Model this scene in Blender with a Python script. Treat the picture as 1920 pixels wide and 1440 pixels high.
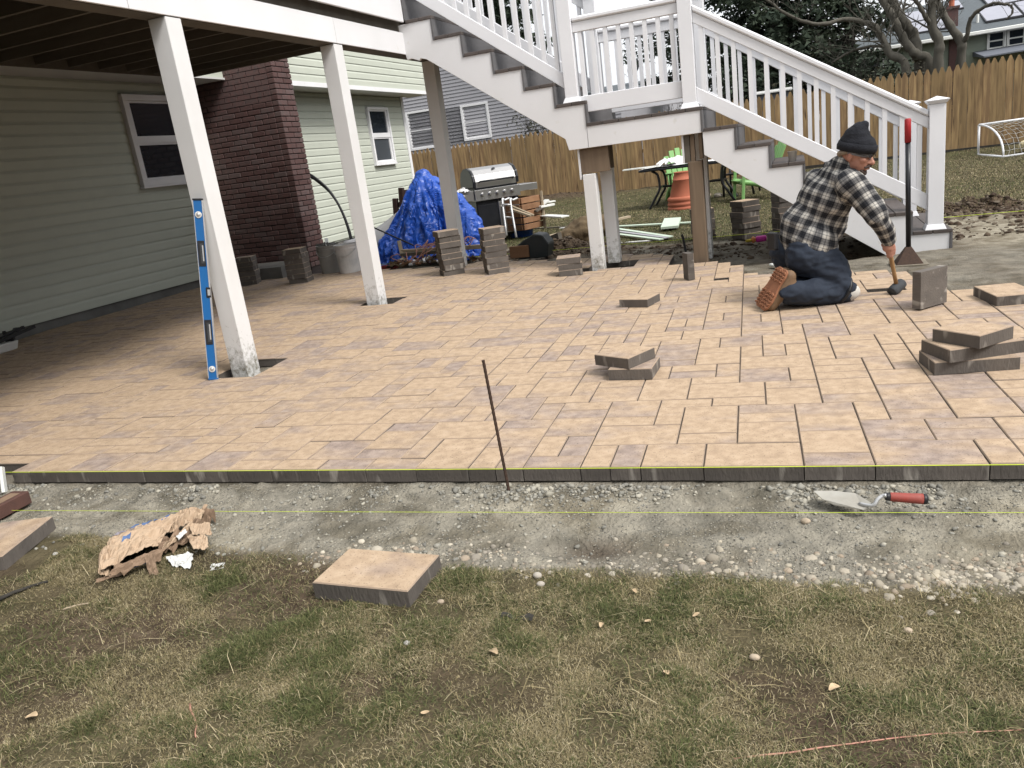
import bpy, bmesh, math, random
import numpy as np
from mathutils import Vector, Matrix, Euler

random.seed(7); RNG = np.random.default_rng(7)
for o in list(bpy.data.objects):
    bpy.data.objects.remove(o)
SC = bpy.context.scene
COL = SC.collection
R_ = math.radians

# ------------------------------------------------------------------ camera
CF, CPITCH, CROLL, CYAW, PYAW = 1462.576, 0.28054, -0.134093, 0.371019, 0.05033
CAMH = 1.2
def cam_axes():
    cy, sy, cp, sp = math.cos(CYAW), math.sin(CYAW), math.cos(CPITCH), math.sin(CPITCH)
    fwd = Vector((-sy*cp, cy*cp, -sp)); right = Vector((cy, sy, 0)); up = right.cross(fwd)
    cr, sr = math.cos(CROLL), math.sin(CROLL)
    return cr*right + sr*up, -sr*right + cr*up, fwd
CR, CU, CFW = cam_axes()
cam = bpy.data.cameras.new('camera'); camo = bpy.data.objects.new('camera', cam); COL.objects.link(camo)
cam.sensor_fit = 'HORIZONTAL'; cam.sensor_width = 36.0; cam.lens = 36.0*CF/1920
cam.clip_start = 0.05; cam.clip_end = 600
mw = Matrix.Identity(4)
for i in range(3):
    mw[i][0], mw[i][1], mw[i][2] = CR[i], CU[i], -CFW[i]
mw.translation = Vector((0, 0, CAMH)); camo.matrix_world = mw
SC.camera = camo
# ------------------------------------------------------------------ sky, sun, exposure (overcast)
W = bpy.data.worlds.new('World'); SC.world = W; W.use_nodes = True
nt = W.node_tree; nt.nodes.clear()
SUN_EL, SUN_AZ = R_(50), R_(112)      # azimuth measured from +Y towards +X
sky = nt.nodes.new('ShaderNodeTexSky'); sky.sky_type = 'NISHITA'; sky.sun_disc = False
sky.sun_elevation = SUN_EL; sky.sun_rotation = SUN_AZ; sky.air_density = 1.0; sky.dust_density = 4.0; sky.ozone_density = 1.0
hs = nt.nodes.new('ShaderNodeHueSaturation'); hs.inputs['Saturation'].default_value = 0.22
bg = nt.nodes.new('ShaderNodeBackground'); bg.inputs['Strength'].default_value = 0.15
ow = nt.nodes.new('ShaderNodeOutputWorld')
cl_ = nt.nodes.new('ShaderNodeMix'); cl_.data_type = 'RGBA'; cl_.inputs[0].default_value = 0.72; cl_.inputs[7].default_value = (3.5, 3.6, 3.75, 1)   # even cloud cover over the clear sky
nt.links.new(sky.outputs[0], hs.inputs['Color']); nt.links.new(hs.outputs[0], cl_.inputs[6]); nt.links.new(cl_.outputs[2], bg.inputs['Color']); nt.links.new(bg.outputs[0], ow.inputs[0])
sun = bpy.data.lights.new('sun', 'SUN'); sun.energy = 1.5; sun.angle = R_(19); sun.color = (1.0, 0.97, 0.93)
suno = bpy.data.objects.new('sun', sun); COL.objects.link(suno)
sd = Vector((math.sin(SUN_AZ)*math.cos(SUN_EL), math.cos(SUN_AZ)*math.cos(SUN_EL), math.sin(SUN_EL)))
suno.rotation_euler = (-sd).to_track_quat('-Z', 'Y').to_euler(); suno.location = sd*40
SC.view_settings.view_transform = 'Standard'; SC.view_settings.look = 'None'
SC.view_settings.gamma = 1.0; SC.view_settings.use_curve_mapping = False
SC.view_settings.exposure = 1.08
SC.cycles.max_bounces = 6; SC.cycles.diffuse_bounces = 1; SC.cycles.glossy_bounces = 2; SC.cycles.transmission_bounces = 3

# ------------------------------------------------------------------ measuring helpers: photo pixel -> point at a known depth / height
O3 = np.array([0, 0, CAMH]); CM = np.array([list(CR), list(-CU), list(CFW)])
def ray(x, y): return CM.T @ np.array([(x-960)/CF, (y-720)/CF, 1.0])
def atz(x, y, z=0.0): d = ray(x, y); return Vector(O3 + (z-CAMH)/d[2]*d)
def aty(x, y, Y): d = ray(x, y); return Vector(O3 + Y/d[1]*d)
def atx(x, y, X): d = ray(x, y); return Vector(O3 + X/d[0]*d)

# ------------------------------------------------------------------ numpy noise
def _h(ix, iy, iz, s):
    with np.errstate(over='ignore'):
        n = (ix.astype(np.int64)*374761393 + iy.astype(np.int64)*668265263 + iz.astype(np.int64)*1274126177 + s*974634) & 0xffffffff
        n = ((n ^ (n >> 13))*1274126177) & 0xffffffff
        n = ((n ^ (n >> 16))*2246822519) & 0xffffffff
        return ((n ^ (n >> 15)) & 0xffffff)/float(0xffffff)
def vn(x, y, z=None, s=0):
    x = np.asarray(x, float); y = np.asarray(y, float); z = np.zeros_like(x) if z is None else np.asarray(z, float)
    ix, iy, iz = np.floor(x), np.floor(y), np.floor(z); fx, fy, fz = x-ix, y-iy, z-iz
    ux, uy, uz = fx*fx*(3-2*fx), fy*fy*(3-2*fy), fz*fz*(3-2*fz); r = 0
    for a in (0, 1):
        for b in (0, 1):
            for c in (0, 1):
                w = (ux if a else 1-ux)*(uy if b else 1-uy)*(uz if c else 1-uz)
                r = r + w*_h(ix+a, iy+b, iz+c, s)
    return r*2-1
def fbm(x, y, z=None, s=0, o=4, g=0.5):
    r = 0; a = 1.0; f = 1.0; t = 0
    for k in range(o):
        r = r + a*vn(x*f, y*f, None if z is None else z*f, s+k*17); t += a; a *= g; f *= 2.03
    return r/t
def sstep(a, b, x):
    t = np.clip((x-a)/(b-a), 0, 1); return t*t*(3-2*t)

# ------------------------------------------------------------------ materials
def mat(name, c, c2=None, rough=0.6, scale=8.0, rand=0.0, bump=0.0, bscale=None, metal=0.0, spec=0.4, stretch=(1, 1, 1), speck=None, detail=5.0, contrast=0.5, trans=0.0, randmix=0.0, huev=0.0):
    m = bpy.data.materials.new(name); m.use_nodes = True; n = m.node_tree.nodes; l = m.node_tree.links
    b = n['Principled BSDF']; b.inputs['Roughness'].default_value = rough; b.inputs['Metallic'].default_value = metal
    b.inputs['Specular IOR Level'].default_value = spec
    if c2 is None: c2 = tuple(x*0.86 for x in c)
    tc = n.new('ShaderNodeTexCoord'); mp = n.new('ShaderNodeMapping'); mp.inputs['Scale'].default_value = stretch
    l.new(tc.outputs['Object'], mp.inputs['Vector']); oi = n.new('ShaderNodeObjectInfo')
    vec = mp.outputs[0]
    if rand or randmix:
        ad = n.new('ShaderNodeVectorMath'); ad.operation = 'ADD'; sc = n.new('ShaderNodeVectorMath'); sc.operation = 'SCALE'
        cb = n.new('ShaderNodeCombineXYZ'); l.new(oi.outputs['Random'], cb.inputs[0]); l.new(oi.outputs['Random'], cb.inputs[1]); l.new(oi.outputs['Random'], cb.inputs[2])
        l.new(cb.outputs[0], sc.inputs[0]); sc.inputs['Scale'].default_value = 71.0
        l.new(vec, ad.inputs[0]); l.new(sc.outputs[0], ad.inputs[1]); vec = ad.outputs[0]
    nz = n.new('ShaderNodeTexNoise'); nz.inputs['Scale'].default_value = scale; nz.inputs['Detail'].default_value = detail; l.new(vec, nz.inputs['Vector'])
    mr = n.new('ShaderNodeMapRange'); mr.inputs['From Min'].default_value = 0.5-contrast/2; mr.inputs['From Max'].default_value = 0.5+contrast/2
    l.new(nz.outputs['Fac'], mr.inputs['Value']); fac = mr.outputs[0]
    if randmix:
        ma = n.new('ShaderNodeMath'); ma.operation = 'MULTIPLY_ADD'; l.new(oi.outputs['Random'], ma.inputs[0]); ma.inputs[1].default_value = randmix*2; 
        sb = n.new('ShaderNodeMath'); sb.operation = 'SUBTRACT'; l.new(fac, sb.inputs[0]); sb.inputs[1].default_value = randmix
        l.new(sb.outputs[0], ma.inputs[2]); ma.use_clamp = True; fac = ma.outputs[0]
    mx = n.new('ShaderNodeMix'); mx.data_type = 'RGBA'; mx.inputs[6].default_value = (*c, 1); mx.inputs[7].default_value = (*c2, 1); l.new(fac, mx.inputs[0])
    col = mx.outputs[2]
    if speck:
        s2 = n.new('ShaderNodeTexNoise'); s2.inputs['Scale'].default_value = speck[0]; s2.inputs['Detail'].default_value = 2; l.new(vec, s2.inputs['Vector'])
        r2 = n.new('ShaderNodeMapRange'); r2.inputs['From Min'].default_value = speck[2]; r2.inputs['From Max'].default_value = speck[2]+0.08; l.new(s2.outputs['Fac'], r2.inputs['Value'])
        m2 = n.new('ShaderNodeMix'); m2.data_type = 'RGBA'; l.new(r2.outputs[0], m2.inputs[0]); l.new(col, m2.inputs[6]); m2.inputs[7].default_value = (*speck[1], 1); col = m2.outputs[2]
    if rand or huev:
        hv = n.new('ShaderNodeHueSaturation'); r3 = n.new('ShaderNodeMapRange'); l.new(oi.outputs['Random'], r3.inputs['Value'])
        r3.inputs['To Min'].default_value = 1-rand; r3.inputs['To Max'].default_value = 1+rand; l.new(r3.outputs[0], hv.inputs['Value']); l.new(col, hv.inputs['Color'])
        col = hv.outputs[0]
    l.new(col, b.inputs['Base Color'])
    if bump:
        nb = n.new('ShaderNodeTexNoise'); nb.inputs['Scale'].default_value = bscale or scale*6; nb.inputs['Detail'].default_value = 4; l.new(vec, nb.inputs['Vector'])
        bp = n.new('ShaderNodeBump'); bp.inputs['Strength'].default_value = bump; bp.inputs['Distance'].default_value = 0.01; l.new(nb.outputs['Fac'], bp.inputs['Height']); l.new(bp.outputs[0], b.inputs['Normal'])
    if trans: b.inputs['Transmission Weight'].default_value = trans
    return m
def attr_mat(name, rough=0.8, spec=0.2, bump=0.0, bscale=80, attr='col', transl=0.0):
    m = bpy.data.materials.new(name); m.use_nodes = True; n = m.node_tree.nodes; l = m.node_tree.links; b = n['Principled BSDF']
    b.inputs['Roughness'].default_value = rough; b.inputs['Specular IOR Level'].default_value = spec
    a = n.new('ShaderNodeAttribute'); a.attribute_name = attr; l.new(a.outputs['Color'], b.inputs['Base Color'])
    if bump:
        nb = n.new('ShaderNodeTexNoise'); nb.inputs['Scale'].default_value = bscale
        tc = n.new('ShaderNodeTexCoord'); l.new(tc.outputs['Object'], nb.inputs['Vector'])
        bp = n.new('ShaderNodeBump'); bp.inputs['Strength'].default_value = bump; bp.inputs['Distance'].default_value = 0.01; l.new(nb.outputs['Fac'], bp.inputs['Height']); l.new(bp.outputs[0], b.inputs['Normal'])
    return m
M = {}
M['vinyl'] = mat('white_vinyl', (0.84, 0.84, 0.86), (0.78, 0.78, 0.80), 0.38, 3, bump=0.02, bscale=30)
M['pvc_trim'] = mat('pvc_trim', (0.80, 0.795, 0.805), (0.74, 0.735, 0.735), 0.5, 2.5, bump=0.04, bscale=40, speck=(14, (0.72, 0.71, 0.69), 0.68))
M['composite'] = mat('composite_board', (0.100, 0.082, 0.074), (0.072, 0.060, 0.054), 0.6, 14, stretch=(1, .12, 1), bump=0.12, bscale=90, rand=0.12)
M['riser'] = mat('composite_riser', (0.135, 0.13, 0.132), (0.10, 0.097, 0.10), 0.6, 10, stretch=(1, .15, 1), bump=0.1, bscale=80, rand=0.08)
M['lumber'] = mat('treated_lumber', (0.125, 0.108, 0.085), (0.085, 0.073, 0.056), 0.8, 9, stretch=(.15, 1, 1), bump=0.15, bscale=60, rand=0.15)
M['lumber_v'] = mat('treated_lumber_post', (0.20, 0.145, 0.095), (0.10, 0.07, 0.048), 0.8, 18, stretch=(1, 1, .07), bump=0.15, bscale=60, rand=0.12)
M['siding'] = mat('pale_green_siding', (0.53, 0.555, 0.475), (0.495, 0.52, 0.445), 0.65, 4, spec=0.2, bump=0.05, bscale=60, rand=0.025)
M['grey_siding'] = mat('grey_vinyl_siding', (0.36, 0.355, 0.375), (0.33, 0.325, 0.345), 0.55, 2, bump=0.03)
M['soffit'] = mat('white_soffit', (0.62, 0.62, 0.60), (0.56, 0.56, 0.54), 0.6, 3)
M['concrete'] = mat('foundation_concrete', (0.20, 0.195, 0.18), (0.13, 0.125, 0.115), 0.9, 5, bump=0.4, bscale=30)
M['brick'] = mat('chimney_brick', (0.125, 0.064, 0.058), (0.085, 0.06, 0.057), 0.85, 18, rand=0.35, bump=0.35, bscale=120, randmix=0.45)
M['mortar'] = mat('dark_mortar', (0.052, 0.04, 0.038), (0.036, 0.03, 0.03), 0.95, 40, bump=0.3, bscale=150)
M['glass'] = mat('window_glass', (0.018, 0.022, 0.028), (0.03, 0.036, 0.045), 0.04, 2, spec=0.8)
M['screen'] = mat('window_screen', (0.055, 0.065, 0.075), (0.045, 0.052, 0.06), 0.35, 2)
M['metal'] = mat('stainless_steel', (0.52, 0.51, 0.49), (0.46, 0.45, 0.44), 0.33, 5, metal=0.9, stretch=(.1, 1, 1))
M['galv'] = mat('galvanised_tube', (0.6, 0.6, 0.6), (0.5, 0.5, 0.5), 0.4, 5, metal=0.5)
M['black_plastic'] = mat('black_plastic', (0.015, 0.015, 0.017), (0.022, 0.022, 0.025), 0.45, 10)
M['black_enamel'] = mat('black_enamel', (0.012, 0.013, 0.016), (0.018, 0.019, 0.022), 0.3, 10)
M['white_plastic'] = mat('white_plastic', (0.72, 0.71, 0.68), (0.62, 0.61, 0.57), 0.45, 5)
M['green_plastic'] = mat('green_plastic', (0.25, 0.48, 0.17), (0.21, 0.42, 0.14), 0.4, 4)
M['terracotta'] = mat('terracotta', (0.42, 0.135, 0.075), (0.36, 0.11, 0.06), 0.8, 6, bump=0.1)
M['tarp'] = mat('blue_tarp', (0.022, 0.105, 0.52), (0.014, 0.07, 0.38), 0.36, 8, spec=0.5, bump=0.3, bscale=15)
M['blue_bin'] = mat('blue_plastic', (0.02, 0.07, 0.26), (0.017, 0.06, 0.22), 0.45, 5)
M['level_blue'] = mat('blue_paint', (0.012, 0.125, 0.36), (0.011, 0.115, 0.33), 0.35, 3)
M['alu'] = mat('brushed_aluminium', (0.62, 0.62, 0.62), (0.55, 0.55, 0.55), 0.4, 6, metal=0.6)
M['red'] = mat('red_grip', (0.42, 0.025, 0.03), (0.33, 0.02, 0.025), 0.5, 12)
M['rust'] = mat('rusty_steel', (0.075, 0.042, 0.028), (0.045, 0.028, 0.02), 0.85, 60, bump=0.2)
M['string'] = mat('yellow_string', (0.62, 0.75, 0.06), (0.55, 0.66, 0.05), 0.7, 20)
M['handle_wood'] = mat('hickory_handle', (0.42, 0.25, 0.11), (0.33, 0.19, 0.085), 0.55, 30, stretch=(1, 1, .1))
M['rubber'] = mat('black_rubber', (0.035, 0.038, 0.042), (0.06, 0.065, 0.07), 0.75, 30, bump=0.1)
M['picket'] = mat('cedar_picket', (0.40, 0.27, 0.13), (0.165, 0.104, 0.053), 0.85, 16, rand=0.45, stretch=(1, 1, .10), bump=0.2, bscale=50, speck=(13, (0.05, 0.028, 0.016), 0.66), randmix=0.42, contrast=.4)
M['old_board'] = mat('weathered_board', (0.38, 0.31, 0.22), (0.27, 0.21, 0.14), 0.8, 12, stretch=(.2, 1, 1), rand=0.2, bump=0.1)
M['brown_slat'] = mat('brown_slat', (0.27, 0.145, 0.075), (0.20, 0.10, 0.05), 0.8, 12, stretch=(.2, 1, 1), rand=0.2, bump=0.1)
M['dark_brown'] = mat('dark_brown_paint', (0.045, 0.025, 0.02), (0.035, 0.02, 0.016), 0.5, 10)
M['trim_board'] = mat('white_trim_board', (0.78, 0.78, 0.75), (0.70, 0.71, 0.66), 0.5, 6, rand=0.06)
M['mint'] = mat('pale_green_scrap', (0.58, 0.68, 0.55), (0.52, 0.62, 0.5), 0.5, 6)
M['grey_sheet'] = mat('grey_plastic_sheet', (0.42, 0.42, 0.43), (0.36, 0.36, 0.37), 0.5, 3)
M['kraft'] = mat('kraft_paper', (0.49, 0.365, 0.25), (0.40, 0.285, 0.19), 0.8, 10, bump=0.25, bscale=26)
M['kraft_in'] = mat('kraft_paper_inner', (0.28, 0.19, 0.125), (0.22, 0.15, 0.10), 0.85, 12, bump=0.25, bscale=30)
M['paper_white'] = mat('white_paper', (0.66, 0.66, 0.63), (0.56, 0.56, 0.54), 0.8, 14, bump=0.3, bscale=40)
M['print_blue'] = mat('blue_print', (0.075, 0.13, 0.27), (0.10, 0.16, 0.30), 0.7, 30)
M['print_grey'] = mat('grey_print', (0.20, 0.19, 0.22), (0.26, 0.23, 0.24), 0.7, 60)
M['bark'] = mat('grey_bark', (0.115, 0.105, 0.085), (0.06, 0.056, 0.045), 0.95, 9, stretch=(1, 1, .3), bump=0.6, bscale=25)
M['bark_dark'] = mat('dark_bark', (0.05, 0.045, 0.038), (0.03, 0.028, 0.024), 0.95, 9, stretch=(1, 1, .3), bump=0.6, bscale=25)
M['needles'] = mat('conifer_needles', (0.020, 0.034, 0.020), (0.034, 0.048, 0.026), 0.8, 1.3, contrast=0.3)
M['shrub'] = mat('shrub_leaf', (0.035, 0.042, 0.022), (0.06, 0.05, 0.03), 0.8, 5)
M['roof'] = mat('asphalt_shingle', (0.115, 0.13, 0.14), (0.085, 0.098, 0.105), 0.9, 14, bump=0.3, bscale=30)
M['shingle_green'] = mat('sage_siding', (0.25, 0.285, 0.225), (0.22, 0.25, 0.20), 0.7, 4, bump=0.15, bscale=12, stretch=(1, 1, 8))
M['solar'] = mat('solar_panel', (0.32, 0.32, 0.37), (0.29, 0.29, 0.34), 0.16, 4, spec=0.9)
M['awning'] = mat('slate_awning', (0.135, 0.145, 0.17), (0.12, 0.13, 0.15), 0.7, 5)
M['dirt'] = mat('turned_soil', (0.075, 0.05, 0.034), (0.045, 0.03, 0.02), 0.95, 12, bump=0.8, bscale=40)
M['cloth_white'] = mat('white_sheet', (0.76, 0.75, 0.74), (0.68, 0.67, 0.66), 0.7, 6, bump=0.2, bscale=20)
M['pink'] = mat('pink_plastic', (0.75, 0.05, 0.42), None, 0.4)
M['yellow'] = mat('yellow_plastic', (0.70, 0.52, 0.06), None, 0.4)
M['orange'] = mat('orange_plastic', (0.75, 0.26, 0.08), None, 0.4)
M['cable'] = mat('pink_cable', (0.48, 0.22, 0.16), (0.55, 0.30, 0.22), 0.6)
M['stone'] = mat('garden_stone', (0.30, 0.28, 0.25), (0.22, 0.21, 0.19), 0.9, 15, bump=0.3)
M['ball'] = mat('football', (0.66, 0.56, 0.32), (0.2, 0.17, 0.1), 0.6, 14, contrast=0.2)
M['bag_burlap'] = mat('brown_burlap', (0.16, 0.115, 0.065), (0.09, 0.062, 0.035), 0.95, 14, bump=0.6, bscale=60)
M['skin'] = mat('skin', (0.47, 0.245, 0.175), (0.40, 0.18, 0.125), 0.55, 14, bump=0.1, bscale=120)
M['denim'] = mat('dark_denim', (0.016, 0.022, 0.036), (0.026, 0.036, 0.055), 0.85, 7, bump=0.35, bscale=22)
M['knit'] = mat('black_knit', (0.010, 0.011, 0.015), (0.017, 0.018, 0.024), 0.95, 12, bump=0.5, bscale=130)
M['leather'] = mat('tan_boot_leather', (0.20, 0.125, 0.07), (0.15, 0.09, 0.05), 0.7, 12, bump=0.2)
M['sole'] = mat('gum_sole', (0.33, 0.145, 0.075), (0.25, 0.105, 0.055), 0.75, 14, bump=0.15)
M['hair'] = mat('grey_blond_hair', (0.30, 0.23, 0.16), (0.2, 0.15, 0.11), 0.8, 60, bump=0.4)
M['stubble'] = mat('dark_moustache', (0.09, 0.06, 0.05), (0.06, 0.045, 0.04), 0.9, 60, bump=0.4)
M['pad'] = mat('white_knee_pad', (0.62, 0.60, 0.55), (0.50, 0.48, 0.44), 0.55, 20)

# ------------------------------------------------------------------ mesh builder
class MB:
    def __init__(s): s.v = []; s.f = []; s.m = []
    def add(s, vs, fs, mi=0):
        o = len(s.v); s.v.extend([tuple(p) for p in vs]); s.f.extend([tuple(i+o for i in f) for f in fs]); s.m.extend([mi]*len(fs)); return s
    def box(s, x0, x1, y0, y1, z0, z1, mi=0):
        return s.hexa([(x0, y0, z0), (x1, y0, z0), (x1, y1, z0), (x0, y1, z0), (x0, y0, z1), (x1, y0, z1), (x1, y1, z1), (x0, y1, z1)], mi)
    def hexa(s, p, mi=0):
        return s.add(p, [(0, 3, 2, 1), (4, 5, 6, 7), (0, 1, 5, 4), (1, 2, 6, 5), (2, 3, 7, 6), (3, 0, 4, 7)], mi)
    def obox(s, c, d, mtx, mi=0):
        p = []
        for k in ((-1, -1, -1), (1, -1, -1), (1, 1, -1), (-1, 1, -1), (-1, -1, 1), (1, -1, 1), (1, 1, 1), (-1, 1, 1)):
            p.append(Vector(c) + mtx @ Vector((k[0]*d[0]/2, k[1]*d[1]/2, k[2]*d[2]/2)))
        return s.hexa(p, mi)
    def beam(s, a, b, w, h, mi=0, up=(0, 0, 1)):
        a, b = Vector(a), Vector(b); d = (b-a); L = d.length; d.normalize(); u = Vector(up); sx = d.cross(u)
        if sx.length < 1e-4: sx = d.cross(Vector((1, 0, 0)))
        sx.normalize(); u = sx.cross(d); m = Matrix((d, sx, u)).transposed()
        return s.obox((a+b)/2, (L, w, h), m, mi)
    def prism(s, poly, ext, mi=0):
        n = len(poly); e = Vector(ext); a = [Vector(p) for p in poly]; b = [p+e for p in a]
        fs = [tuple(range(n-1, -1, -1)), tuple(range(n, 2*n))] + [(i, (i+1) % n, n+(i+1) % n, n+i) for i in range(n)]
        return s.add(a+b, fs, mi)
    def tube(s, path, rad, n=8, mi=0, cap=True):
        P = [Vector(p) for p in path]; k = len(P)
        if not hasattr(rad, '__len__'): rad = [rad]*k
        vs = []; fs = []; u = None
        for i in range(k):
            t = (P[min(i+1, k-1)]-P[max(i-1, 0)]); t.normalize() if t.length > 0 else None
            if u is None:
                u = t.orthogonal().normalized()
            else:
                u = (u - t*u.dot(t));
                u = u.normalized() if u.length > 1e-5 else t.orthogonal().normalized()
            w = t.cross(u)
            for j in range(n):
                a = 2*math.pi*j/n; vs.append(P[i] + (u*math.cos(a)+w*math.sin(a))*rad[i])
        for i in range(k-1):
            for j in range(n):
                fs.append((i*n+j, i*n+(j+1) % n, (i+1)*n+(j+1) % n, (i+1)*n+j))
        if cap: fs.append(tuple(range(n-1, -1, -1))); fs.append(tuple((k-1)*n+j for j in range(n)))
        return s.add(vs, fs, mi)
    def lathe(s, prof, n=20, mi=0, mtx=None, cap=True):
        mtx = mtx or Matrix.Identity(4); vs = []; fs = []; k = len(prof)
        for r, z in prof:
            for j in range(n):
                a = 2*math.pi*j/n; vs.append(mtx @ Vector((r*math.cos(a), r*math.sin(a), z)))
        for i in range(k-1):
            for j in range(n): fs.append((i*n+j, i*n+(j+1) % n, (i+1)*n+(j+1) % n, (i+1)*n+j))
        if cap:
            if prof[0][0] > 1e-6: fs.append(tuple(range(n-1, -1, -1)))
            if prof[-1][0] > 1e-6: fs.append(tuple((k-1)*n+j for j in range(n)))
        return s.add(vs, fs, mi)
    def sphere(s, c, r, nu=12, nv=8, mi=0, mtx=None):
        c = Vector(c); r = r if hasattr(r, '__len__') else (r, r, r); mtx = mtx or Matrix.Identity(3); vs = []; fs = []
        vs.append(c+mtx @ Vector((0, 0, -r[2])))
        for i in range(1, nv):
            t = -math.pi/2+math.pi*i/nv
            for j in range(nu):
                a = 2*math.pi*j/nu; vs.append(c+mtx @ Vector((r[0]*math.cos(t)*math.cos(a), r[1]*math.cos(t)*math.sin(a), r[2]*math.sin(t))))
        vs.append(c+mtx @ Vector((0, 0, r[2]))); L = len(vs)-1
        for j in range(nu): fs.append((0, 1+(j+1) % nu, 1+j)); fs.append((L, L-nu+j, L-nu+(j+1) % nu))
        for i in range(nv-2):
            for j in range(nu): fs.append((1+i*nu+j, 1+i*nu+(j+1) % nu, 1+(i+1)*nu+(j+1) % nu, 1+(i+1)*nu+j))
        return s.add(vs, fs, mi)
    def sheet(s, grid, thick=0.0, mi=0, mi2=None):
        h = len(grid); w = len(grid[0]); vs = [Vector(p) for r in grid for p in r]
        fs = [(i*w+j, i*w+j+1, (i+1)*w+j+1, (i+1)*w+j) for i in range(h-1) for j in range(w-1)]
        s.add(vs, fs, mi); return s
    def mesh(s, name, mats, bevel=0.0, smooth=False):
        me = bpy.data.meshes.new(name); me.from_pydata(s.v, [], s.f)
        for m in (mats if isinstance(mats, (list, tuple)) else [mats]): me.materials.append(M[m] if isinstance(m, str) else m)
        me.polygons.foreach_set('material_index', s.m)
        bm = bmesh.new(); bm.from_mesh(me)
        if bevel: 
            es = [e for e in bm.edges if len(e.link_faces) == 2 and e.calc_face_angle(0) > 0.5]
            bmesh.ops.bevel(bm, geom=es, offset=bevel, segments=1, affect='EDGES', clamp_overlap=True)
        bmesh.ops.recalc_face_normals(bm, faces=bm.faces)
        bm.to_mesh(me); bm.free()
        if smooth: me.polygons.foreach_set('use_smooth', [True]*len(me.polygons))
        me.update(); return me
    def build(s, name, mats, parent=None, bevel=0.0, smooth=False):
        return link(name, s.mesh(name, mats, bevel, smooth), parent)
def link(name, me, parent=None, loc=None):
    o = bpy.data.objects.new(name, me); COL.objects.link(o)
    if parent is not None:
        o.parent = parent; o.matrix_parent_inverse = PINV.get(parent.name, Matrix.Identity(4))
    if loc is not None: o.location = loc
    return o
PINV = {}
def thing(name, label, cat, loc=(0, 0, 0), group=None):
    o = bpy.data.objects.new(name, None); COL.objects.link(o); o.location = loc; o.empty_display_size = 0.1
    PINV[o.name] = Matrix.Translation(-Vector(loc)); return tag(o, label, cat, group)
def tag(o, label=None, cat=None, group=None, kind=None):
    if label: o['label'] = label
    if cat: o['category'] = cat
    if group: o['group'] = group
    if kind: o['kind'] = kind
    return o
def B(x0, x1, y0, y1, z0, z1): return MB().box(x0, x1, y0, y1, z0, z1)
def blob(name, mb, voxel, smooth=4, sf=0.5):
    """voxel-remeshed union of the shapes in mb, as a mesh"""
    me = bpy.data.meshes.new(name); me.from_pydata(mb.v, [], mb.f)
    bm = bmesh.new(); bm.from_mesh(me); bmesh.ops.recalc_face_normals(bm, faces=bm.faces); bm.to_mesh(me); bm.free()
    o = bpy.data.objects.new('tmp', me); COL.objects.link(o)
    r = o.modifiers.new('r', 'REMESH'); r.mode = 'VOXEL'; r.voxel_size = voxel; r.use_smooth_shade = True
    if smooth: q = o.modifiers.new('s', 'SMOOTH'); q.iterations = smooth; q.factor = sf
    bpy.context.view_layer.update()
    dg = bpy.context.evaluated_depsgraph_get(); out = bpy.data.meshes.new_from_object(o.evaluated_get(dg))
    bpy.data.objects.remove(o); bpy.data.meshes.remove(me); out.name = name; out.materials.clear(); return out
def limb(mb, pts, rad, n=12):
    for i, (p, r) in enumerate(zip(pts, rad)):
        mb.sphere(p, r, n, 8)
        if i:
            mb.tube([pts[i-1], p], [rad[i-1], r], n)
def mesh_co(me):
    a = np.empty(len(me.vertices)*3); me.vertices.foreach_get('co', a); return a.reshape(-1, 3)
def mesh_no(me):
    a = np.empty(len(me.vertices)*3); me.vertices.foreach_get('normal', a); return a.reshape(-1, 3)
def set_co(me, c): me.vertices.foreach_set('co', np.ascontiguousarray(c, dtype=np.float64).ravel()); me.update()
def soup(name, V, loops, sizes, material, col=None, smooth=False):
    me = bpy.data.meshes.new(name); me.vertices.add(len(V)); me.vertices.foreach_set('co', V.astype(np.float32).ravel())
    me.loops.add(len(loops)); me.loops.foreach_set('vertex_index', loops.astype(np.int32)); me.polygons.add(len(sizes))
    st = np.concatenate([[0], np.cumsum(sizes)[:-1]]).astype(np.int32); me.polygons.foreach_set('loop_start', st)
    if smooth: me.polygons.foreach_set('use_smooth', np.ones(len(sizes), bool))
    me.update(calc_edges=True); me.materials.append(material)
    if col is not None:
        ca = me.color_attributes.new('col', 'FLOAT_COLOR', 'POINT'); ca.data.foreach_set('color', np.c_[col, np.ones(len(col))].astype(np.float32).ravel())
    return me
# ================================================================== GROUND
UX, UY, PX0, PY0 = 0.1187, 0.1147, 0.14, 2.784
CA, SA = math.cos(PYAW), math.sin(PYAW)
def pat2w(a, b): return (CA*a-SA*b, SA*a+CA*b)
def w2pat(x, y): return (CA*x+SA*y, -SA*x+CA*y)
def zwarp(x, y):
    return 0.06*sstep(4.3, 6.3, y)*sstep(1.6, 3.4, -np.asarray(x, float))
FAR = [(-9.5, 8.85), (-6.3, 8.75), (-6.0, 8.95), (-5.0, 8.75), (-3.85, 8.45)]
for (x, y, z) in ((905, 492, .05), (1025, 490, .03), (1165, 478, 0), (1267, 477, 0), (1305, 494, 0), (1374, 489, 0), (1398, 513, 0), (1560, 507, 0), (1705, 507, 0), (1778, 541, 0), (1920, 542, 0)):
    p = atz(x, y, z); FAR.append((p.x, p.y))
FAR.append((6, FAR[-1][1]+0.2))
FX = np.array([p[0] for p in FAR]); FY = np.array([p[1] for p in FAR])
def far_edge(x): return np.interp(x, FX, FY)
def axis(segs):
    out = [segs[0][0]]
    for a, b, d in segs:
        n = max(1, int(round((b-a)/d))); out += list(np.linspace(a, b, n+1)[1:])
    return np.array(out)
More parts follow.
